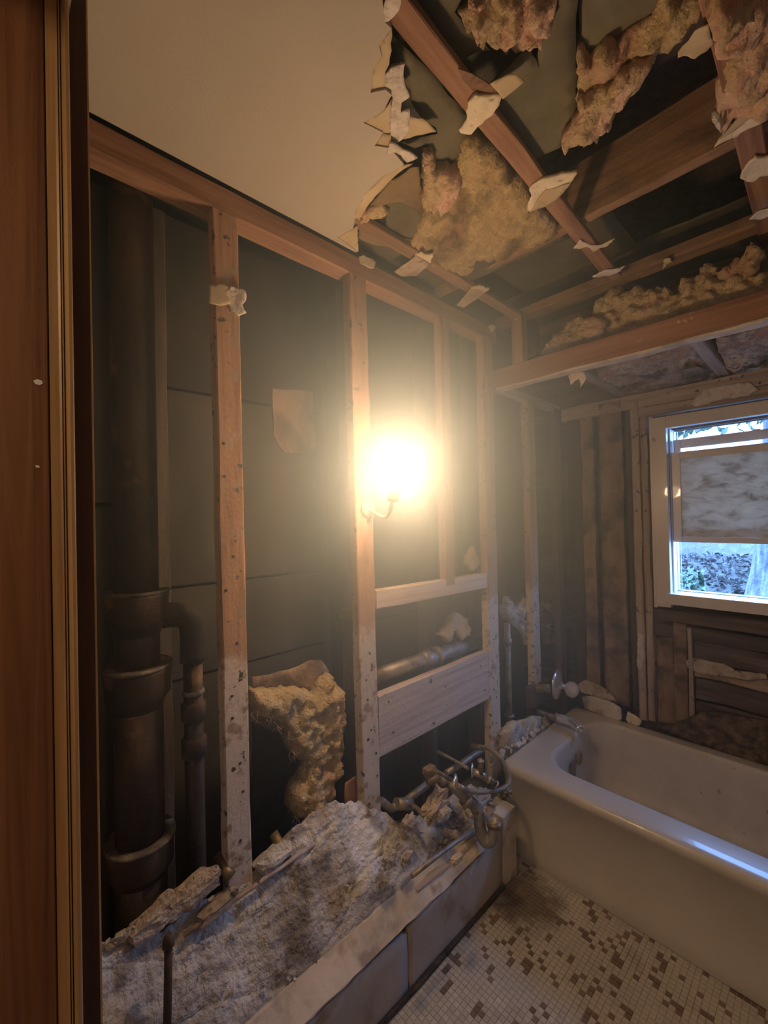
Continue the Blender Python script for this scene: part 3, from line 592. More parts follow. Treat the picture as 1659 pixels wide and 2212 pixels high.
# insulation masses in the ceiling
def ins(nm, pts, z, m, label, puff=.05, lump=.02, lfreq=28, fine=.01, res=.012, seed=0, n=(0, 0, -1), ax=2, jag=.006, cat='insulation', group=None, thick=.02, jit=True, **k):
    return slab(nm, on(pts, ax, z), n, M[m], thick=thick, res=res, jag=jag, puff=puff, lump=lump, lfreq=lfreq, fine=fine, seed=seed, label=label, cat=cat, group=group, **k)
ins('insulation_clump', c1(930, -100, 1530, -100, 1520, 10, 1460, 150, 1430, 230, 1360, 275, 1270, 330, 1180, 340, 1130, 300, 1090, 240, 970, 200, 910, 150, 870, 80, 940, 50), 2.478, 'pink', 'pinkish crumbly insulation bulging through the olive paper at the top', puff=.02, lump=.045, lfreq=42, res=.008, seed=1)
ins('insulation_batt', c1(900, 880, 960, 870, 1050, 900, 1130, 960, 1210, 1060, 1340, 1210, 1440, 1370, 1540, 1480, 1500, 1520, 1300, 1620, 1000, 1690, 960, 1780, 900, 1800, 840, 1780, 640, 1660, 545, 1560, 600, 1480, 640, 1400, 630, 1150, 650, 1010, 700, 1000, 730, 1090, 790, 1090, 880, 1010), 2.476, 'mould', 'large mouldy tan insulation batt sagging beside the ceiling edge', puff=.03, lump=.012, lfreq=16, fine=.016, seed=2)
ins('insulation_clump', c1(280, 1350, 370, 1325, 430, 1385, 380, 1430, 300, 1420, 230, 1440, 210, 1400), 2.448, 'tan', 'small tan insulation wad at the torn ceiling edge above the wall plate', puff=.01, lump=.015, lfreq=40, res=.01, seed=15)
ins('insulation_clump', c1(640, 1010, 700, 1000, 730, 1100, 800, 1090, 880, 1130, 890, 1230, 860, 1290, 800, 1360, 700, 1360, 640, 1330, 650, 1150), 2.445, 'pink', 'small pink crumbly insulation lump stuck on the mouldy batt', puff=.015, lump=.03, lfreq=45, res=.008, seed=3)
ins('insulation_batt', c2(240, 330, 300, 400, 330, 430, 370, 380, 440, 300, 530, 320, 600, 240, 700, 190, 790, 140, 830, 60, 880, -100, 1230, -100, 1190, 20, 1100, 130, 1050, 230, 950, 320, 840, 360, 800, 470, 740, 560, 660, 640, 600, 740, 540, 780, 500, 880, 430, 950, 380, 1030, 240, 1040, 110, 1085, 130, 1020, 230, 900, 232, 600, 220, 450), 2.478, 'tan', 'long tan insulation strip with pink fringe hanging beside the olive paper', puff=.035, lump=.02, lfreq=22, fine=.018, seed=4)
ins('insulation_clump', c2(110, 1085, 130, 1020, 240, 880, 240, 740, 330, 720, 460, 660, 560, 560, 660, 500, 790, 450, 790, 500, 700, 600, 600, 740, 530, 790, 460, 920, 380, 1030, 240, 1040), 2.445, 'pink', 'pink torn lower fringe of the long tan insulation strip', puff=.02, lump=.022, lfreq=34, fine=.015, res=.009, seed=5)
ins('insulation_batt', c2(1215, -100, 1800, -100, 1800, 720, 1659, 740, 1500, 800, 1400, 850, 1340, 900, 1290, 900, 1280, 800, 1265, 700, 1300, 600, 1300, 480, 1290, 400, 1240, 280, 1225, 200, 1205, 150), 2.458, 'pink', 'fluffy pink insulation hanging down at the top right corner', puff=.06, lump=.035, lfreq=16, fine=.03, seed=6)
ins('insulation_clump', c2(1205, -100, 1520, -100, 1500, 60, 1560, 160, 1400, 200, 1330, 290, 1260, 290, 1215, 180), 2.40, 'tan', 'brown-tan lump on the left side of the top right pink insulation', puff=.04, lump=.03, lfreq=22, fine=.02, seed=7)
ins('insulation_fringe', c2(1255, 880, 1300, 860, 1330, 900, 1345, 960, 1345, 1020, 1300, 980, 1262, 940), 2.44, 'whiteins', 'small whitish tuft under the top right pink insulation', puff=.012, lump=.012, lfreq=50, res=.007, seed=8)
# lumps piled on the soffit behind the beam
pile = c3(520, 485, 560, 420, 620, 360, 690, 290, 760, 300, 800, 230, 900, 130, 960, 170, 1010, 140, 1080, 160, 1150, 145, 1190, 190, 1230, 110, 1300, 90, 1370, 20, 1390, 40, 1420, 70, 1500, 0, 1560, -10, 1570, 60, 1640, 70, 1700, 60, 1700, 200, 1400, 260, 1000, 380, 660, 470)
ins('insulation_pile', pile, 2.01, 'palet', 'lumpy tan and pink insulation heaped on top of the reddish beam', puff=.05, lump=.05, lfreq=26, fine=.012, res=.009, seed=9, n=(0, -1, 0), ax=1, thick=.25)
ins('insulation_clump', c3(690, 380, 720, 300, 800, 290, 840, 320, 830, 370, 770, 400), 1.945, 'pink', 'pink lump at the left end of the insulation heap on the beam', puff=.02, lump=.01, lfreq=30, res=.01, seed=10, n=(0, -1, 0), ax=1)
ins('insulation_clump', c2(1520, 1840, 1560, 1820, 1640, 1900, 1560, 2040, 1480, 2080, 1400, 2000, 1480, 1900), 1.96, 'tan', 'tan clump rising from the heap toward the upper right joist', puff=.02, lump=.025, lfreq=36, res=.009, seed=11, n=(0, -1, 0), ax=1)
# alcove ceiling insulation
ins('insulation_batt', c3(770, 545, 850, 520, 1000, 480, 1120, 450, 1290, 400, 1310, 440, 1400, 560, 1430, 625, 1270, 680, 1100, 705, 960, 712, 850, 620), 2.165, 'greyins', 'dusty grey-pink insulation over the tub between the two soffit joists', puff=.015, lump=.02, lfreq=26, fine=.018, res=.012, seed=12, thick=.01)
ins('insulation_batt', c3(1390, 390, 1500, 340, 1800, 270, 1800, 760, 1480, 610), 2.165, 'greyins', 'dusty grey-pink insulation over the tub right of the soffit joists', puff=.015, lump=.022, lfreq=22, fine=.018, res=.012, seed=13, thick=.01)
ins('insulation_clump', c3(1440, 480, 1500, 465, 1560, 490, 1550, 540, 1490, 560, 1440, 540), 2.15, 'pink', 'pink wad in the dusty insulation right of the soffit joist', puff=.012, lump=.015, lfreq=40, res=.009, seed=14)
slab('paper_flap', on(c3(1220, 560, 1290, 530, 1350, 560, 1330, 620, 1280, 680, 1230, 660), 2, 2.14), (0, 0, -1), M['brownwood'], thick=.002, res=.02, amp=.008, label='brown paper flap stuck in the dusty insulation over the tub', cat='paper')
# drywall scraps nailed to the strapping
def scrap(pts, z, label, m='cream', ax=2, n=(0, 0, -1), th=.009, tip=None, tipm='card', cat='drywall scrap', amp=.006, curl=.006, **k):
    o = empty('drywall_scrap', sum(on(pts, ax, z), V())/len(pts), label=label, cat=cat)
    slab('gypsum_core', on(pts, ax, z), n, M[m], thick=th, res=.008, jag=.003, amp=amp, freq=25, curl=curl, parent=o)
    if tip: slab('paper_face', on(tip, ax, z-(.003 if ax == 2 else 0)), n, M[tipm], thick=.0015, res=.012, jag=.001, amp=.003, parent=o)
    return o
scrap(c1(990, 600, 1060, 615, 1160, 620, 1140, 680, 1100, 740, 1050, 780, 1000, 830, 960, 880, 890, 870, 880, 850, 930, 790, 925, 730, 935, 670), 2.434, 'cream drywall scrap with nails on middle of the long strapping board', tip=c1(1080, 548, 1190, 490, 1250, 480, 1306, 530, 1240, 590, 1165, 650, 1130, 600))
slab('torn_paper_flap', on(c1(872, 448, 960, 480, 1090, 560, 1172, 625, 1060, 612, 975, 600, 900, 520), 2, 2.436), (0, 0, -1), M['door'], thick=.002, res=.02, parent=ce)
scrap(c1(1340, 1225, 1400, 1170, 1450, 1150, 1550, 1130, 1652, 1114, 1600, 1200, 1550, 1260, 1500, 1310, 1400, 1320, 1340, 1385, 1325, 1350, 1350, 1290), 2.434, 'pointed cream drywall scrap on the lower half of the long strapping board', tip=c1(1440, 1240, 1600, 1190, 1520, 1300, 1440, 1350, 1345, 1382, 1400, 1290))
scrap(c2(205, 1862, 250, 1790, 290, 1815, 330, 1835, 400, 1830, 515, 1785, 450, 1840, 400, 1855, 350, 1885, 300, 1850), 2.436, 'small white wing-shaped scrap on the long strapping board', th=.004)
scrap(c2(345, 2070, 440, 2020, 590, 1990, 540, 2030, 480, 2065, 410, 2078), 2.436, 'flat thin scrap where the long strapping board meets the joist', th=.004)
scrap(c2(880, 1945, 915, 1925, 945, 1942, 910, 1975, 870, 2022, 880, 1980), 2.452, 'tiny white scrap hanging from the joist nearest the beam', th=.004)
scrap(c2(985, 402, 1020, 350, 1090, 260, 1150, 190, 1215, 160, 1225, 230, 1245, 320, 1200, 380, 1110, 440, 1060, 430, 985, 445), 2.43, 'plain tan cardboard flap beside the top right insulation', m='card', th=.002, cat='paper flap')
scrap(c2(1255, 1110, 1290, 1060, 1400, 980, 1450, 940, 1560, 860, 1659, 780, 1720, 760, 1700, 850, 1600, 910, 1500, 970, 1430, 1030, 1350, 1060), 2.436, 'long cream drywall strip lying across top of the right strapping board', tip=c2(1300, 1050, 1420, 900, 1659, 720, 1690, 800, 1520, 900, 1400, 990))
scrap(c2(1450, 1340, 1490, 1250, 1560, 1165, 1620, 1170, 1720, 1150, 1720, 1300, 1600, 1320, 1560, 1360, 1500, 1362), 2.434, 'ragged cream drywall lump halfway down the right strapping board')
scrap(c2(1520, 1648, 1570, 1590, 1659, 1555, 1720, 1540, 1720, 1590, 1650, 1625, 1580, 1650), 2.436, 'thin cream scrap at lower end of the right strapping board', th=.004)
scrap(c3(158, 190, 160, 140, 200, 130, 252, 148, 215, 170, 205, 192, 175, 185), 2.434, 'white scrap end on the short strap beside the wall plate', tip=c3(85, 235, 158, 145, 240, 160, 190, 200, 120, 248))
scrap(c3(368, 320, 385, 298, 403, 300, 400, 352, 380, 350), 2.434, 'small white scrap at the corner post above the beam', th=.004)
scrap(c3(247, 338, 270, 332, 277, 352, 262, 368), .004, 'small white chip at the far end of the wall plate', ax=0, n=(1, 0, 0), th=.004)
scrap(c1(230, 1668, 262, 1660, 300, 1690, 332, 1712, 320, 1750, 280, 1735, 240, 1712), .004, 'white plaster chip on the wall plate below the ceiling hole', ax=0, n=(1, 0, 0), th=.004)
scrap(c1(590, 1665, 640, 1640, 668, 1655, 710, 1650, 690, 1722, 650, 1740, 655, 1690, 615, 1690), 2.434, 'grey-white drywall scrap block hanging near the wall plate', tip=c1(455, 1772, 600, 1665, 690, 1720, 600, 1800, 500, 1805), tipm='greywood')
scrap([(488+x, y) for x, y in ((0, 628), (10, 618), (22, 622), (40, 630), (42, 648), (34, 660), (44, 676), (30, 682), (14, 672), (4, 655))], .008, 'ragged white drywall scrap nailed high on the nearest stud', m='gyp', ax=0, n=(1, 0, 0), tip=[(452, 616), (480, 612), (492, 618), (500, 655), (478, 660), (452, 655)])
for i, (px, py) in enumerate(c1(540, 985, 950, 1010)): pass
# ================================================================== SOIL STACK AND PIPES IN THE WALL
X = -.125
ss = empty('soil_stack', (X, .285, 0), label='fat rusty cast iron soil stack standing in the wall cavity', cat='pipe')
def hub(z, s=1.0, m='iron', dy=0): return lathe('hub', [(.057*s, -.10), (.066*s, -.07), (.076*s, -.060), (.078*s, -.01), (.080*s, 0), (.080*s, .008), (.060*s, .012)], (X, .285+dy, z), (0, 0, 1), M[m], ss, seg=32)
tube('pipe_section', [V((X, .285, .0)), V((X, .285, .66))], .062, M['iron'], ss, seg=32)
tube('pipe_section', [V((X, .285, .665)), V((X, .285, 1.10))], .058, M['iron'], ss, seg=32)
tube('pipe_section', [V((X, .285, 1.105)), V((X, .285, 1.29))], .052, M['iron'], ss, seg=32)
tube('pipe_section', [V((X, .285, 1.295)), V((X, .285, 2.85))], .052, M['iron'], ss, seg=32)
hubs = [hub(.665), hub(1.11), hub(1.305, .95)]
for hb, (z, s) in zip(hubs, ((.676, 1.0), (1.121, 1.0), (1.316, .95))):
    r_ = .078*s
    lathe('caulk_lip', [(r_*.76, -.004), (r_, -.004), (r_*1.07, .0), (r_*1.04, .006), (r_*.76, .004)], (X, .285, z), (0, 0, 1), M['ironpale'], hb, seg=32)['label'] = 'pale crusted lip'
wp = empty('waste_pipe', (-.13, .425, 0), label='thinner dark vent pipe with elbow right of the soil stack', cat='pipe')
tube('pipe_run', [V((-.13, .425, 0)), V((-.13, .425, 1.12))], .026, M['iron'], wp)
tube('elbow', smoothpath([V((-.13, .425, 1.10)), V((-.13, .425, 1.19)), V((-.13, .412, 1.225)), V((-.13, .38, 1.24)), V((-.13, .34, 1.242))], 5), .034, M['iron'], wp)
lathe('coupling', [(.026, 0), (.033, .004), (.034, .05), (.026, .056)], (-.13, .425, .93), (0, 0, 1), M['iron'], wp)
lathe('coupling', [(.026, 0), (.034, .004), (.034, .05), (.026, .056)], (-.13, .425, .83), (0, 0, 1), M['iron'], wp)
lathe('solder_ring', [(.026, 0), (.030, .003), (.029, .012), (.026, .014)], (-.13, .425, 1.005), (0, 0, 1), M['ironpale'], wp)
# vertical vent by stud 2
v2 = empty('vent_pipe', (-.13, 1.0, 0), label='dark capped vertical pipe just left of the second stud', cat='pipe')
tube('pipe_run', [V((-.13, .995, .1)), V((-.13, .995, 1.13))], .027, M['iron'], v2)
lathe('cap', [(.027, 0), (.034, .004), (.034, .03), (.030, .034)], (-.13, .995, 1.12), (0, 0, 1), M['brass'], v2)
# horizontal pipe with coupling
h1 = empty('drain_pipe', (-.10, 1.4, .875), label='grey horizontal steel pipe behind the wide blocking board', cat='pipe')
tube('pipe_run', [V((-.10, 1.05, .88)), V((-.10, 1.80, .868))], .032, M['galv'], h1, seg=20)
lathe('coupling', [(.032, 0), (.039, .006), (.039, .07), (.032, .076)], (-.10, 1.36, .875), (0, 1, 0), M['galv'], h1)
lathe('collar', [(.032, 0), (.042, .004), (.042, .02), (.032, .024)], (-.10, 1.45, .874), (0, 1, 0), M['galv'], h1)
tube('branch', [V((-.10, 1.40, .86)), V((-.10, 1.415, .08))], .028, M['iron'], h1)
for j, (a, b_) in enumerate((((-.05, 1.972, .40), (-.05, 1.975, .93)),)):
    t_ = empty('supply_riser', a, label='grey vertical supply pipe right of the last wide stud', cat='pipe')
    tube('pipe_run', [V(a), V(b_)], .016, M['galv'], t_); lathe('coupling', [(.016, 0), (.023, .004), (.023, .04), (.016, .045)], (b_[0], b_[1]-.001, b_[2]-.12), (0, 0, 1), M['galv'], t_)
    lathe('flange', [(.016, 0), (.028, .002), (.026, .01), (.016, .014)], (a[0], a[1], .445), (0, 0, 1), M['galv'], t_)
# light bulb on the second stud
lb = empty('light_bulb', (.10, .96, 1.52), label='glowing bare bulb shining beside the second stud', cat='light bulb')
BX = LAMP
lathe('glass_bulb', [(.004, .050), (.017, .047), (.028, .036), (.0335, .018), (.034, .004), (.030, -.012), (.021, -.028), (.014, -.042), (.013, -.055)], BX, (.15, .1, .98), M['bulb'], lb)
brk = tube('bracket', smoothpath([BX+V((-.0165, -.011, -.105)), BX+V((-.05, .0, -.15)), V((.08, .98, 1.50)), V((.004, .985, 1.53))], 5), .006, M['socket'], lb, seg=8)
lathe('socket', [(.014, 0), (.018, .002), (.020, .012), (.020, .045), (.016, .05)], BX+V((-.0165, -.011, -.108)), (.15, .1, .98), M['socket'], brk)
lathe('mounting_disc', [(.030, -.0), (.030, .008), (.012, .014)], V((.0005, .985, 1.53)), (1, 0, 0), M['socket'], lb)

# ================================================================== hanging insulation in the wall
def wc(*l): return [(530+l[i]/2.765, 1100+l[i+1]/2.765) for i in range(0, len(l), 2)]
ins('insulation_batt', wc(30, 1085, 100, 1080, 200, 1080, 300, 1070, 420, 1095, 440, 1040, 500, 980, 520, 1030, 560, 1060, 565, 1150, 580, 1230, 585, 1330, 570, 1400, 555, 1480, 560, 1560, 530, 1640, 520, 1700, 530, 1760, 480, 1800, 470, 1740, 430, 1790, 380, 1830, 290, 1850, 270, 1760, 280, 1680, 340, 1590, 360, 1520, 320, 1480, 280, 1440, 270, 1360, 240, 1300, 190, 1260, 150, 1230, 70, 1230, 40, 1180), -.10, 'palet', 'torn tan insulation batt drooping between the first two studs', puff=.05, lump=.02, lfreq=20, fine=.024, n=(1, 0, 0), ax=0, seed=21, thick=.04)
slab('batt_facing', on(wc(40, 1000, 150, 990, 260, 960, 380, 900, 450, 900, 500, 970, 440, 1045, 420, 1100, 300, 1075, 150, 1085, 40, 1085), 0, -.13), (1, 0, 0), M['brownwood'], thick=.003, res=.03, amp=.012, label='brown paper facing above the drooping tan batt', cat='insulation paper')
fibres('insulation_fringe', on(wc(60, 1220, 150, 1240, 200, 1290, 260, 1350, 290, 1450, 350, 1530, 300, 1640, 560, 1400, 540, 1500, 500, 1700, 480, 1790, 300, 1830, 400, 1800), 0, -.06), M['tan'], length=.035, n=160, w=.0007, seed=2, label='loose fibres hanging from the drooping tan batt', cat='insulation fibres', kind='stuff')
slab('black_felt', on([(545, 1560), (600, 1580), (640, 1640), (700, 1680), (700, 1800), (545, 1880)], 0, -.2), (1, 0, 0), M['kraftblack'], thick=.004, res=.04, amp=.02, label='black felt sheet low in the cavity behind the drooping batt', cat='felt')
slab('paper_scrap', on(wc(600, 1640, 650, 1600, 720, 1570, 740, 1700, 700, 1800, 600, 1760), 0, -.045), (1, 0, 0), M['plate'], thick=.003, res=.03, amp=.01, label='reddish cardboard scrap at foot of the second stud', cat='paper scrap')
ins('paper_wad', wc(1150, 750, 1200, 700, 1230, 640, 1260, 615, 1320, 650, 1330, 740, 1290, 790, 1250, 720, 1210, 800), -.09, 'card', 'crumpled tan paper wad resting on the horizontal pipe', puff=.02, lump=.02, lfreq=30, fine=.006, n=(1, 0, 0), ax=0, seed=22, cat='paper')
ins('paper_wad', wc(1310, 330, 1360, 220, 1390, 290, 1400, 330, 1360, 370), -.05, 'card', 'small tan paper scrap above the narrow blocking board', puff=.01, lump=.01, lfreq=30, fine=.006, n=(1, 0, 0), ax=0, seed=23, cat='paper')
# white fibre tuft near last studs
ins('fibre_tuft', c4(215, 300, 240, 220, 280, 290, 345, 230, 390, 290, 395, 380, 380, 470, 350, 490, 330, 430, 270, 370, 220, 340), -.06, 'whiteins', 'white fibrous tuft between the last two studs', puff=.02, lump=.02, lfreq=40, fine=.03, n=(1, 0, 0), ax=0, seed=24, res=.008)
ins('fibre_tuft', c4(430, 260, 500, 250, 560, 330, 580, 400, 540, 470, 500, 500, 450, 480, 440, 400), -.09, 'greyins', 'greyish fibrous tuft right of the thin stud over the faucet', puff=.02, lump=.02, lfreq=40, fine=.03, n=(1, 0, 0), ax=0, seed=25, res=.008)
fibres('loose_fibres', on(c4(215, 300, 240, 240, 300, 300, 350, 260, 385, 330, 360, 400, 450, 280, 520, 280, 560, 350, 530, 430, 460, 380), 0, -.045), M['whiteins'], length=.07, n=260, w=.0011, spread=1.6, dirv=(.5, 0, .1), seed=3, label='wispy white fibres around the thin stud over the faucet', cat='insulation fibres', kind='stuff')

# ================================================================== PLASTER SLOPE AND CURB
def topz(y):
    pts = [(.0, .58), (.17, .57), (.30, .50), (.40, .515), (.50, .50), (.60, .52), (.68, .565), (.80, .575), (.93, .52), (1.0, .47), (1.08, .385), (1.15, .34), (1.3, .31), (1.68, .29)]
    for (a, u), (b_, v) in zip(pts, pts[1:]):
        if a <= y <= b_: return u+(v-u)*(y-a)/(b_-a)
    return pts[0][1] if y < 0 else pts[-1][1]
vs = []; fs = []; ny, nsx = 300, 56
for j in range(ny+1):
    y = .08+(1.57-.08)*j/ny; tz = topz(y)+.012*noise.fractal(V((y*25, 0, 3)), 1, 2, 3)
    for i in range(nsx+1):
        s = i/nsx; p = V((.145-s*.155, y, .272+(tz-.272)*(s**.85)))
        q = V((p.x*6, p.y*6, p.z*6)); f_ = .009*noise.fractal(q*1.2, 1, 2.2, 5)+.007*noise.fractal(V((q.x*7, q.y*3, q.z*9)), .8, 2.2, 5)
        if y > 1.12: f_ += min(1, (y-1.12)/.1)*.016*noise.noise(q*5)
        ck = noise.noise(V((y*2.6+s*.9, 1.7, s*2.0)))
        if abs(ck) < .02: f_ -= .007
        e = min(1, min(s, 1-s)*12+.2)
        vs.append(p+V((.75, 0, .65))*f_*e)
W_ = nsx+1
for j in range(ny):
    for i in range(nsx): fs.append((j*W_+i, j*W_+i+1, (j+1)*W_+i+1, (j+1)*W_+i))
n0 = len(vs)
for j in range(ny+1):
    y = .08+(1.57-.08)*j/ny; vs.append(V((-.06, y, vs[j*W_+nsx].z-.05))); vs.append(V((.145, y, .02)))
for j in range(ny):
    fs.append((j*W_+nsx, n0+2*j, n0+2*j+2, (j+1)*W_+nsx)); fs.append((n0+2*j+1, j*W_, (j+1)*W_, n0+2*j+3)); fs.append((n0+2*j, n0+2*j+1, n0+2*j+3, n0+2*j+2))
pc = empty('plaster_slope', (.08, .8, .0), label='rough grey plaster slope filling the base of the open wall', cat='plaster')
mesh('plaster_face', vs, fs, M['plaster'], pc, smooth=True)
# broken slabs along the top edge
def rub(px, py, x, s, m, seed, lab, rot=None, nm='plaster_chunk', sub=3, rough=.4): return chunk(nm, P(px, py, 0, x), s, M[m], seed, None, sub, rough, rot, label=lab, cat='rubble')
rub(415, 1925, -.005, (.05, .13, .05), 'plastertan', 1, 'long flat plaster chunk left of the nearest stud base', (.25, 'X'))
rub(330, 1985, -.005, (.05, .10, .04), 'plastertan', 2, 'flat broken plaster chunk in front of the soil stack', (.3, 'X'))
rub(590, 1850, -.0, (.05, .10, .035), 'plaster', 3, 'grey plaster piece right of the nearest stud base', (.1, 'X'))
rub(470, 1955, .02, (.04, .10, .025), 'greywood', 4, 'narrow splintered lath piece below nearest stud', (.2, 'X'))
def crumbs(nm, pts, m, s0, s1, lab):
    b_ = bmesh.new(); q = random.Random(11)
    for p in pts:
        s = q.uniform(s0, s1); bmesh.ops.create_icosphere(b_, subdivisions=1, radius=1, matrix=Matrix.Translation(p) @ Matrix.Rotation(q.uniform(0, 6), 4, V((q.random(), q.random(), q.random()+.1))) @ Matrix.Diagonal((s, s*q.uniform(1, 1.6), s*q.uniform(.5, .9), 1)))
    me = bpy.data.meshes.new(nm); b_.to_mesh(me); b_.free(); me.materials.append(M[m]); o = bpy.data.objects.new(nm, me); COL.objects.link(o); return setp(o, lab, 'rubble', kind='stuff')
crumbs('plaster_crumbs', [P(232+i*4.5+random.uniform(-3, 3), 2042-i*2.6+random.uniform(-9, 9), 0, .0) for i in range(26)], 'plastertan', .005, .012, 'plaster crumbs heaped on the slope edge in front of the soil stack')
tube('lath_strip', [V((.028, .34, .49)), V((.026, .72, .505))], .006, M['greywood'], seg=6, label='thin wooden lath strip lying along the plaster slope', cat='lath')
# small valve poking up right of stud 1
sv = empty('stub_valve', P(620, 1850, 0, .0), label='short brass stub pipe poking from plaster between first two studs', cat='pipe')
tube('stub', [P(590, 1800, 0, -.04), P(612, 1838, 0, .0), P(622, 1850, 0, .015)], .014, M['brass'], sv); lathe('ring', [(.014, 0), (.02, .002), (.02, .008), (.014, .01)], P(612, 1836, 0, .0), P(622, 1850, 0, .015)-P(612, 1838, 0, .0), M['thread'], sv)
sv2 = tube('pipe_stub', [P(470, 1850, 0, -.05), P(492, 1885, 0, .0), P(500, 1895, 0, .01)], .015, M['brass'], label='dull pipe end beside the foot of the nearest stud', cat='pipe')
rod = empty('standing_rod', P(362, 2212, 0, .05), label='dark rusty pipe standing upright before the plaster slope', cat='pipe')
tube('pipe_run', [P(360, 2290, 0, .11), P(363, 2120, 0, .095), P(364, 2040, 0, .085)], .0085, M['iron'], rod)
lathe('pipe_cap', [(.0085, 0), (.013, .004), (.012, .018), (.006, .03)], P(364, 2046, 0, .085), (0, 0, 1), M['iron'], rod)
# curb
cb = empty('curb', (.18, .8, 0), label='low boarded curb with pale wooden cap along the tiled floor', cat='curb')
board('cap_board', (.163, .0, .256), (.163, 1.40, .250), .085, .018, (.5, 0, -.6), M['board'], cb, jit=.002, seg=40, bev=.006)
slab('front_board', [V((.186, y, z)) for y, z in ((-.02, .0), (.95, .0), (.95, .19), (.6, .205), (-.02, .21))], (1, 0, 0), M['curb'], thick=.02, res=.05, amp=.004, parent=cb)
slab('front_board', [V((.187, y, z)) for y, z in ((.955, .0), (1.50, .0), (1.50, .205), (1.28, .20), (1.20, .19), (1.10, .205), (.955, .20))], (1, 0, 0), M['curb'], thick=.02, res=.04, amp=.004, parent=cb)
board('rear_cleat', (.135, .0, .12), (.135, 1.52, .12), .22, .03, (0, 0, 1), M['dirt'], cb)
board('top_rail', (.150, 1.02, .268), (.150, 1.52, .255), .045, .015, (1, 0, -.3), M['greywood'], cb, jit=.003)
board('end_post', (.165, 1.555, .0), (.165, 1.555, .275), .10, .055, (0, 1, 0), M['board'], cb, jit=.003, bev=.006)
board('base_strip', (.194, .0, .008), (.192, 1.5, .008), .016, .012, (0, 0, 1), M['dirt'], cb, jit=.003)
# ------------------------------------------------------------------ vanity plumbing
def R5(l, xs):
    p = c5(*l); return [P(px, py, 0, x+.09*min(1, max(0, x)/.05)) for (px, py), x in zip(p, xs)]
gp = empty('supply_pipe', R5((440, 1120), (.0,))[0], label='grey galvanised pipe with tee low behind the wall opening', cat='pipe')
tube('pipe_run', smoothpath(R5((190, 1090, 240, 1130, 290, 1165, 340, 1120), (-.02,)*4), 4), .014, M['galv'], gp)
tube('pipe_run', R5((430, 1085, 620, 940), (-.01, -.01)), .014, M['galv'], gp); tube('tee', R5((330, 1120, 470, 1120), (-.01, .0)), .021, M['galv'], gp)
tube('branch', smoothpath(R5((460, 1120, 520, 1160, 610, 1240, 660, 1262), (.0, .02, .04, .05)), 4), .009, M['galv'], gp)
tube('pipe_run', R5((800, 830, 950, 740, 1060, 660, 1140, 605), (-.02, -.02, -.02, -.02)), .013, M['galv'], gp)
bv = empty('brass_valve', R5((640, 820), (.03,))[0], label='dull brass shutoff valve with oval handle', cat='valve')
chunk('handle', R5((645, 810), (.04,))[0], (.035, .05, .03), M['brass'], 3, bv, 2, .1); tube('valve_body', R5((620, 890, 740, 890), (.02, .03)), .019, M['brass'], bv)
tube('stem', R5((690, 800, 850, 895), (.05, .06)), .007, M['brass'], bv); lathe('nut', [(.012, 0), (.02, .002), (.02, .02), (.012, .022)], R5((750, 900), (.035,))[0], (.2, 1, -.2), M['thread'], bv, seg=6)
r1 = tube('supply_rod', R5((720, 625, 860, 700, 1010, 785), (-.05, -.02, .03)), .007, M['hose'], label='thin stiff supply tube reaching to the upper flange', cat='pipe')
pt = empty('sink_trap', R5((1190, 1480), (.11,))[0], label='bent grey sink trap pipe with open upright end', cat='pipe')
flg = R5((880, 930), (.045,))[0]
lathe('flange', [(.010, -.004), (.036, -.003), (.034, .004), (.022, .010), (.014, .012)], flg, (.85, .5, -.1), M['chrome'], pt)
tube('drain_arm', smoothpath(R5((740, 880, 880, 960, 990, 1080), (.0, .05, .075)), 5), .019, M['galv'], pt, seg=16)
tbd = tube('trap_bend', smoothpath(R5((985, 1070, 1060, 1130, 1110, 1220, 1120, 1320, 1140, 1420, 1180, 1478, 1240, 1440, 1252, 1380, 1252, 1270), (.075, .085, .095, .10, .105, .12, .14, .145, .145)), 6), .0215, M['galv'], pt, seg=18, hollow=.018)
lathe('slip_nut', [(.0215, 0), (.028, .003), (.028, .016), (.0215, .018)], R5((1252, 1330), (.145,))[0], (0, 0, 1), M['brass'], tbd, cap=False)
lathe('slip_nut', [(.019, 0), (.027, .003), (.027, .02), (.019, .022)], R5((975, 1060), (.073,))[0], (.35, .5, -.8), M['thread'], pt)
uf = R5((1040, 800), (.03,))[0]
lathe('wall_flange', [(.008, 0), (.028, .001), (.026, .006), (.010, .010)], uf, (.85, .5, 0), M['chrome'], seg=24, label='round white-chrome wall flange above the sink trap', cat='flange')
te = empty('angle_tee', R5((1120, 840), (.09,))[0], label='bright brass valve tee with two open threaded stubs', cat='valve')
tube('body', R5((1060, 820, 1120, 840, 1190, 880), (.06, .08, .10)), .014, M['thread'], te)
us_ = tube('upright_stub', R5((1130, 850, 1128, 700), (.085, .085)), .010, M['brass'], te, hollow=.0075); lathe('thread_ring', [(.010, 0), (.0125, .001), (.0125, .008), (.010, .009)], R5((1128, 725), (.085,))[0], (0, 0, 1), M['thread'], us_, cap=False)
sd_ = tube('side_stub', R5((1180, 870, 1285, 945), (.10, .125)), .012, M['brass'], te, hollow=.009); lathe('thread_ring', [(.012, 0), (.0155, .001), (.0155, .009), (.012, .01)], R5((1190, 880), (.103,))[0], R5((1285, 945), (.125,))[0]-R5((1180, 870), (.10,))[0], M['thread'], sd_, cap=False)
lathe('thread_ring', [(.012, 0), (.015, .001), (.015, .007), (.012, .008)], R5((1262, 930), (.121,))[0], R5((1285, 945), (.125,))[0]-R5((1180, 870), (.10,))[0], M['thread'], sd_, cap=False)
hs = empty('supply_hose', R5((1390, 860), (.10,))[0], label='looping flexible grey supply hose around the brass tee', cat='hose')
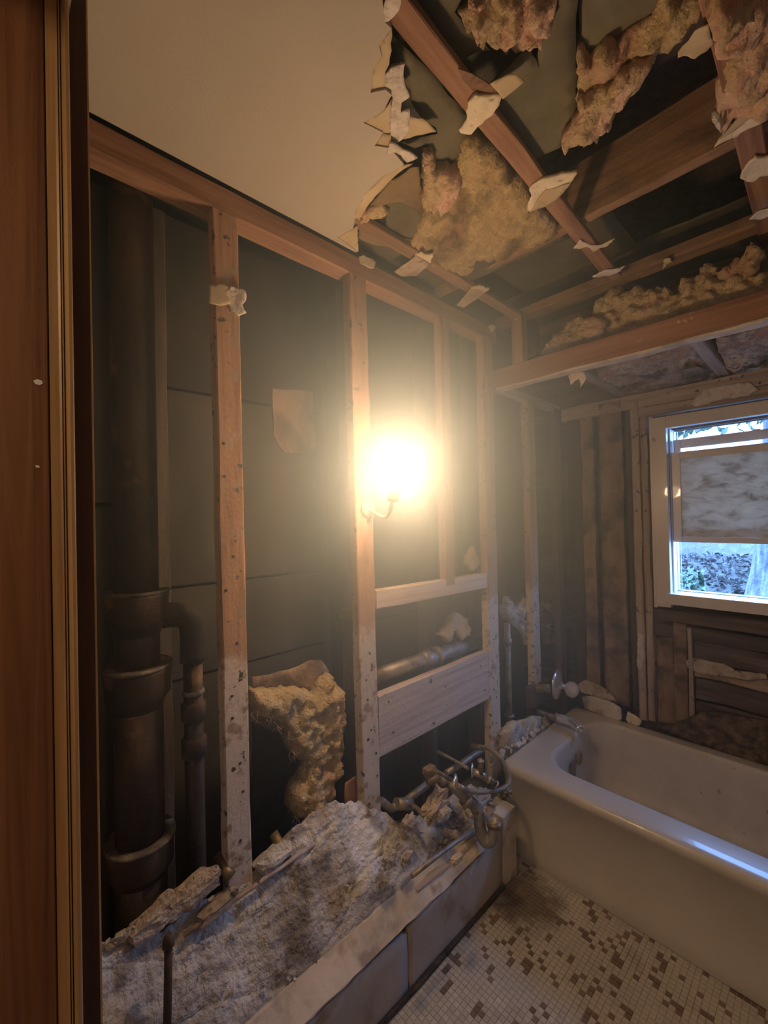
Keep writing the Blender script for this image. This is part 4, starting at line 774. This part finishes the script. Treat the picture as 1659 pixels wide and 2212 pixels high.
tube('hose_loop', smoothpath(R5((1080, 590, 1180, 590, 1290, 660, 1360, 760, 1400, 870, 1385, 940, 1310, 985, 1150, 1010, 1060, 1005, 990, 990), (.0, .03, .06, .09, .11, .12, .12, .11, .10, .09)), 6), .0085, M['hose'], hs, seg=12)
tube('hose_end', R5((1000, 995, 900, 945), (.09, .075)), .011, M['thread'], hs); tube('hose_end', R5((1050, 575, 1150, 592), (-.01, .02)), .012, M['brass'], hs)
tube('floor_pipe', R5((480, 1800, 720, 1610, 880, 1490, 1045, 1385), (.135, .13, .12, .11)), .0075, M['galv'], label='thin grey pipe lying along the rubble behind the cap board', cat='pipe')
# rubble of mortar and splinters around the plumbing
def r5(x, y, X_, s, m, sd, lab, rot=None, sub=3, nm='rubble_piece'): return chunk(nm, R5((x, y), (X_,))[0], s, M[m], sd, None, sub+1, .6, rot, 2.0, label=lab, cat='rubble')
r5(700, 1130, .045, (.05, .11, .05), 'plastertan', 31, 'cracked tan mortar block below the brass valve', (.5, 'X'))
r5(450, 1330, .04, (.03, .06, .06), 'plastertan', 32, 'smooth tan mortar lump left of the rubble near second stud')
r5(270, 1640, .06, (.02, .05, .045), 'plastertan', 33, 'tan mortar flake low beside the plaster slope')
r5(430, 1640, .06, (.02, .045, .035), 'plastertan', 34, 'rounded mortar flake above the thin grey pipe')
r5(780, 1210, .07, (.03, .05, .03), 'plastertan', 35, 'small mortar wedge under the drain arm')
r5(1270, 1150, .025, (.06, .10, .03), 'plaster', 36, 'grey plaster lump behind the open trap end')
r5(1360, 1010, .12, (.04, .05, .03), 'brass', 37, 'rusty metal lump under the hose loop')
board('board_scrap', V((.13, 1.26, .272)), V((.145, 1.42, .268)), .05, .008, (1, 0, 0), M['greywood'], label='flat grey board scrap beneath the sink trap', cat='board')
r5(900, 1640, .16, (.02, .05, .02), 'card', 39, 'torn brown cardboard bit on the cap board')
r5(1100, 1100, .03, (.06, .12, .05), 'plaster', 40, 'grey plaster heap behind the sink trap')
rr = random.Random(5); vs = []; fs = []
bmx = bmesh.new()
for i in range(240):
    px = rr.uniform(420, 1340); py = rr.uniform(1000, 1640)
    if py < 1640-(px-420)*.75-150 or py > 1800-(px-420)*.42: continue
    y_ = R5((px, py), (.08,))[0]; zt = y_; s = rr.uniform(.004, .013)
    mt = Matrix.Translation(V((rr.uniform(.03, .14), y_.y, .275+rr.uniform(0, .014)))) @ Matrix.Rotation(rr.uniform(0, 6), 4, V((rr.random(), rr.random(), rr.random()+.1))) @ Matrix.Diagonal((s, s*rr.uniform(1, 2.4), s*rr.uniform(.25, .7), 1))
    bmesh.ops.create_icosphere(bmx, subdivisions=1, radius=1, matrix=mt)
me = bpy.data.meshes.new('rubble'); bmx.to_mesh(me); bmx.free(); me.materials.append(M['plastertan']); o = bpy.data.objects.new('rubble_crumbs', me); COL.objects.link(o)
setp(o, 'crumbled mortar and splinters scattered around the vanity plumbing', 'rubble', kind='stuff')
# dust and plaster crumbs over the slope
bmx = bmesh.new()
for i in range(110):
    y_ = rr.uniform(.15, 1.2); s_ = rr.random(); tz = topz(y_); s = rr.uniform(.002, .006)
    mt = Matrix.Translation(V((.145-s_*.155, y_, .275+(tz-.272)*(s_**.85)))) @ Matrix.Rotation(rr.uniform(0, 6), 4, V((rr.random(), rr.random(), rr.random()+.1))) @ Matrix.Diagonal((s, s*rr.uniform(1, 2), s*.6, 1))
    bmesh.ops.create_icosphere(bmx, subdivisions=1, radius=1, matrix=mt)
me = bpy.data.meshes.new('grit'); bmx.to_mesh(me); bmx.free(); me.materials.append(M['plaster']); o = bpy.data.objects.new('grit', me); COL.objects.link(o); par(o, pc); o['kind'] = 'stuff'

# ================================================================== BATHTUB
tb = empty('bathtub', (.8, 2.06, 0), label='cream enamelled built-in bathtub with bluish sheen on its rim', cat='bathtub')
def rrect(x0, x1, y0, y1, r, z, n=10, rr=None):
    out = []
    cs_ = [(x1-r, y0+r, -90), (x1-r, y1-r, 0), (x0+r, y1-r, 90), (x0+r, y0+r, 180)]
    for cx, cy, a0 in cs_:
        for i in range(n+1):
            a = math.radians(a0+90*i/n); out.append(V((cx+r*math.cos(a), cy+r*math.sin(a), z)))
    return out
def loft(rings, cap=True):
    vs = []; fs = []; n = len(rings[0])
    for r in rings: vs += r
    for i in range(len(rings)-1):
        for j in range(n): fs.append((i*n+j, i*n+(j+1) % n, (i+1)*n+(j+1) % n, (i+1)*n+j))
    if cap: fs.append(tuple((len(rings)-1)*n+j for j in range(n)))
    return vs, fs
TX0, TX1, TY0, TY1, TZ = .075, 1.545, 1.700, 2.47, .385
out = [rrect(TX0, TX1, TY0-.012, TY1, .02, 0), rrect(TX0, TX1, TY0-.012, TY1, .02, .045), rrect(TX0, TX1, TY0+.0, TY1, .02, .065), rrect(TX0, TX1, TY0+.002, TY1, .02, .20), rrect(TX0, TX1, TY0-.006, TY1, .03, TZ-.065), rrect(TX0, TX1, TY0-.022, TY1, .035, TZ-.04), rrect(TX0, TX1, TY0-.026, TY1, .04, TZ-.022), rrect(TX0+.003, TX1-.003, TY0-.022, TY1-.003, .04, TZ-.010), rrect(TX0+.010, TX1-.01, TY0-.012, TY1-.01, .04, TZ-.003), rrect(TX0+.022, TX1-.022, TY0+.004, TY1-.022, .04, TZ)]
inn = [rrect(.205, 1.47, 1.800, 2.40, .13, TZ-.001), rrect(.215, 1.46, 1.812, 2.393, .13, TZ-.006), rrect(.222, 1.45, 1.82, 2.388, .13, TZ-.018), rrect(.235, 1.43, 1.83, 2.38, .12, TZ-.10), rrect(.255, 1.38, 1.85, 2.365, .12, .14), rrect(.275, 1.34, 1.87, 2.35, .12, .085), rrect(.31, 1.29, 1.905, 2.31, .10, .055), rrect(.40, 1.2, 1.98, 2.23, .08, .048)]
vs, fs = loft(out+inn[:1], False); mesh('apron_and_rim', vs, fs, M['enamel'], tb, smooth=True)
vs, fs = loft(inn); mesh('basin', vs, fs, M['enamelin'], tb, smooth=True)
ov = lathe('overflow_plate', [(.0, .0), (.030, 0), (.030, .004), (.02, .008), (.0, .009)], (.243, 2.12, .29), (1, 0, .12), M['rust'], tb)
slab('rust_streak', [V((.246, y, z)) for y, z in ((2.02, .30), (2.05, .31), (2.08, .29), (2.075, .25), (2.06, .20), (2.04, .23), (2.02, .25))], (1, 0, .1), M['rust'], thick=.001, res=.01, jag=.006, parent=tb)
# back ledge debris along tub
lg = board('tub_ledge', (.10, 2.53, .33), (1.5, 2.52, .33), .14, .09, (0, 1, 0), M['dirt'], label='dirty mortar ledge between bathtub and far wall', cat='ledge', jit=.008)
for i, (pts, m, lab) in enumerate(((c4(620, 705, 660, 680, 740, 705, 800, 750, 835, 795, 760, 780, 640, 745), 'plastertan', 'tan tile mortar strip along far wall above the tub'), (c4(645, 770, 700, 765, 790, 790, 855, 830, 862, 890, 840, 905, 780, 880, 660, 835), 'board', 'pale broken mortar slab leaning behind the tub'), (c4(895, 850, 930, 870, 970, 900, 960, 925, 900, 915, 885, 890), 'cream', 'small pale plaster scrap behind the tub right of mortar slab'))):
    slab('mortar_slab', on(pts, 1, 2.45+.0*i), (0, -1, 0), M[m], thick=.015, res=.012, amp=.006, label=lab, cat='mortar')
ins('debris_bank', c4(1060, 930, 1150, 920, 1250, 870, 1350, 850, 1500, 880, 1659, 900, 1700, 1200, 1500, 1110, 1300, 1030, 1150, 975), 2.50, 'debris', 'brown crumbling debris bank behind the tub under the window', puff=.02, lump=.025, lfreq=22, fine=.02, n=(0, -1, 0), ax=1, seed=31, cat='debris')
ins('debris_heap', c4(220, 960, 260, 900, 330, 890, 390, 870, 440, 890, 430, 960, 380, 1040, 300, 1090, 250, 1120, 235, 1060), .03, 'whiteins', 'bluish white plaster debris heap at the faucet end of the tub', puff=.03, lump=.025, lfreq=26, fine=.02, n=(1, 0, .6), ax=0, seed=32, thick=.03, cat='debris')
crumbs('rim_crumbs', [V((.03+random.random()*.05, 1.72+i*.018, .375+random.uniform(0, .02))) for i in range(30)], 'plaster', .006, .02, 'white plaster crumbs on the wall end of the tub rim')
# shower valve, spout
vv = empty('shower_valve', P(1205, 1480, 0, .07), label='chrome shower valve with clear round knob above the tub', cat='faucet')
c_ = P(*c4(510, 700)[0], 0, .07)
lathe('escutcheon', [(.012, -.002), (.080, 0), (.079, .006), (.060, .014), (.024, .022), (.018, .03)], c_, (1, .12, 0), M['chrome'], vv, seg=40)
kx = c_+V((.03, 0, 0)); kd = (P(*c4(590, 728)[0], 0, .13)-kx).normalized()
vst = tube('valve_stem', [c_, kx+kd*.03], .013, M['chrome'], vv)
lathe('clear_knob', [(.014, .0), (.025, .006), (.040, .022), (.043, .038), (.039, .053), (.027, .062), (.004, .065)], kx+kd*.025, kd, M['acrylic'], vst, seg=10)['label'] = 'clear faceted knob'
a_ = P(*c4(500, 930)[0], 0, .02)
board('valve_block', V((.0, 2.10, .52)), V((.0, 2.30, .52)), .10, .05, (0, 0, 1), M['darkwood'], label='dark wooden block behind the shower valve', cat='block')
tube('valve_body', [V((.01, 2.14, .56)), V((.065, 2.19, .56))], .022, M['brass'], vv)
sp = empty('tub_spout', V((.06, 2.2, .45)), label='chrome tub spout pointing down over the tub', cat='faucet')
s0 = P(*c4(505, 880)[0], 0, .11); s1_ = P(*c4(590, 905)[0], 0, .19); s2_ = P(*c4(640, 950)[0], 0, .25)
tube('spout_body', smoothpath([s0, s1_, s2_], 6), [.020, .020, .021, .022, .022, .022, .022, .022, .022, .021, .021, .020, .019], M['chrome'], sp, seg=20, hollow=.014)
lathe('spout_flange', [(.012, 0), (.028, .001), (.024, .008), (.018, .01)], s0, s1_-s0, M['brass'], sp)
tube('faucet_pipe', [V((.0, s0.y, s0.z)), s0], .012, M['galv'], sp)

# ================================================================== DOOR JAMB at the left edge of the frame
dj = empty('door_1', (.52, 0, 0), kind='structure')
def yat(px, x): return P(px, 1106, 0, x).y
Xd = .555
box('jamb_board', (Xd-.03, -.12, 0), (Xd, yat(109, Xd), 2.10), M['door'], dj, bev=.001)
box('head_jamb', (Xd, -.12, 2.085), (1.48, .06, 2.115), M['door'], dj); box('jamb_board', (1.45, -.12, 0), (1.478, .05, 2.085), M['door'], dj)
tr = empty('trim_1', (.52, .07, 0), kind='structure')
ya, yb = yat(110, Xd), yat(165, Xd+.008)
# moulded casing: profile in x over y
prof = [(Xd-.03, ya+.0005), (Xd+.001, ya+.0005), (Xd+.002, ya+.4*(yb-ya)), (Xd+.003, ya+.50*(yb-ya)), (Xd-.001, ya+.53*(yb-ya)), (Xd+.004, ya+.56*(yb-ya)), (Xd+.004, ya+.60*(yb-ya)), (Xd-.001, ya+.63*(yb-ya)), (Xd+.005, ya+.67*(yb-ya)), (Xd+.010, ya+.80*(yb-ya)), (Xd+.009, ya+.93*(yb-ya)), (Xd+.005, yb), (Xd-.03, yb)]
vs = [(x, y, 0) for x, y in prof]+[(x, y, 2.12) for x, y in prof]; n = len(prof)
fs = [(i, (i+1) % n, n+(i+1) % n, n+i) for i in range(n)]+[tuple(reversed(range(n))), tuple(range(n, 2*n))]
mesh('moulded_casing', vs, fs, M['casing'], tr)
yc = yat(200, Xd-.02)
box('dark_stop', (Xd-.05, yb+.0005, 0), (Xd-.018, yc, 2.40), M['stop'], tr)
board('bare_edge', (Xd-.028, yc+.0012, 0), (Xd-.028, yc+.0012, 2.42), .02, .0022, (1, 0, 0), M['edge'], tr, jit=.0002, bev=.0004)
slab('paint_chip', [P(x, y, 0, Xd+.0006) for x, y in ((72, 822), (80, 819), (90, 822), (93, 828), (86, 832), (76, 829))], (1, 0, 0), M['alum'], thick=.001, res=.01, jag=0, parent=dj)
slab('paint_chip', [P(x, y, 0, Xd+.0006) for x, y in ((76, 1005), (84, 1005), (86, 1010), (78, 1010))], (1, 0, 0), M['alum'], thick=.001, res=.01, jag=0, parent=dj)

# ------------------------------------------------------------------ scatter volume added to imitate lens glare round the bulb
hz = lathe('glare_haze', [(1.25*math.sin(math.pi*i/16), -1.25*math.cos(math.pi*i/16)) for i in range(17)], LAMP, (0, 0, 1), M['glass'], seg=32)
setp(hz, 'added haze volume imitating the lens glare around the bulb', 'haze', kind='stuff')
m = bpy.data.materials.new('glare_scatter'); m.use_nodes = True; nt = m.node_tree
for nd in list(nt.nodes):
    if nd.type != 'OUTPUT_MATERIAL': nt.nodes.remove(nd)
vsn = nt.nodes.new('ShaderNodeVolumeScatter'); vsn.inputs['Color'].default_value = (.72, .90, 1, 1)
tc = nt.nodes.new('ShaderNodeTexCoord'); ln = nt.nodes.new('ShaderNodeVectorMath'); ln.operation = 'LENGTH'; nt.links.new(tc.outputs['Object'], ln.inputs[0])
mr = nt.nodes.new('ShaderNodeMapRange'); mr.inputs[1].default_value = 0; mr.inputs[2].default_value = 1.25; mr.inputs[3].default_value = 1; mr.inputs[4].default_value = 0
nt.links.new(ln.outputs['Value'], mr.inputs[0]); pw = nt.nodes.new('ShaderNodeMath'); pw.operation = 'POWER'; pw.inputs[1].default_value = 2.7; nt.links.new(mr.outputs[0], pw.inputs[0])
mu = nt.nodes.new('ShaderNodeMath'); mu.operation = 'MULTIPLY'; mu.inputs[1].default_value = 2.9; nt.links.new(pw.outputs[0], mu.inputs[0])
nt.links.new(mu.outputs[0], vsn.inputs['Density']); nt.links.new(vsn.outputs[0], nt.nodes['Material Output'].inputs['Volume']); hz.data.materials.clear(); hz.data.materials.append(m)
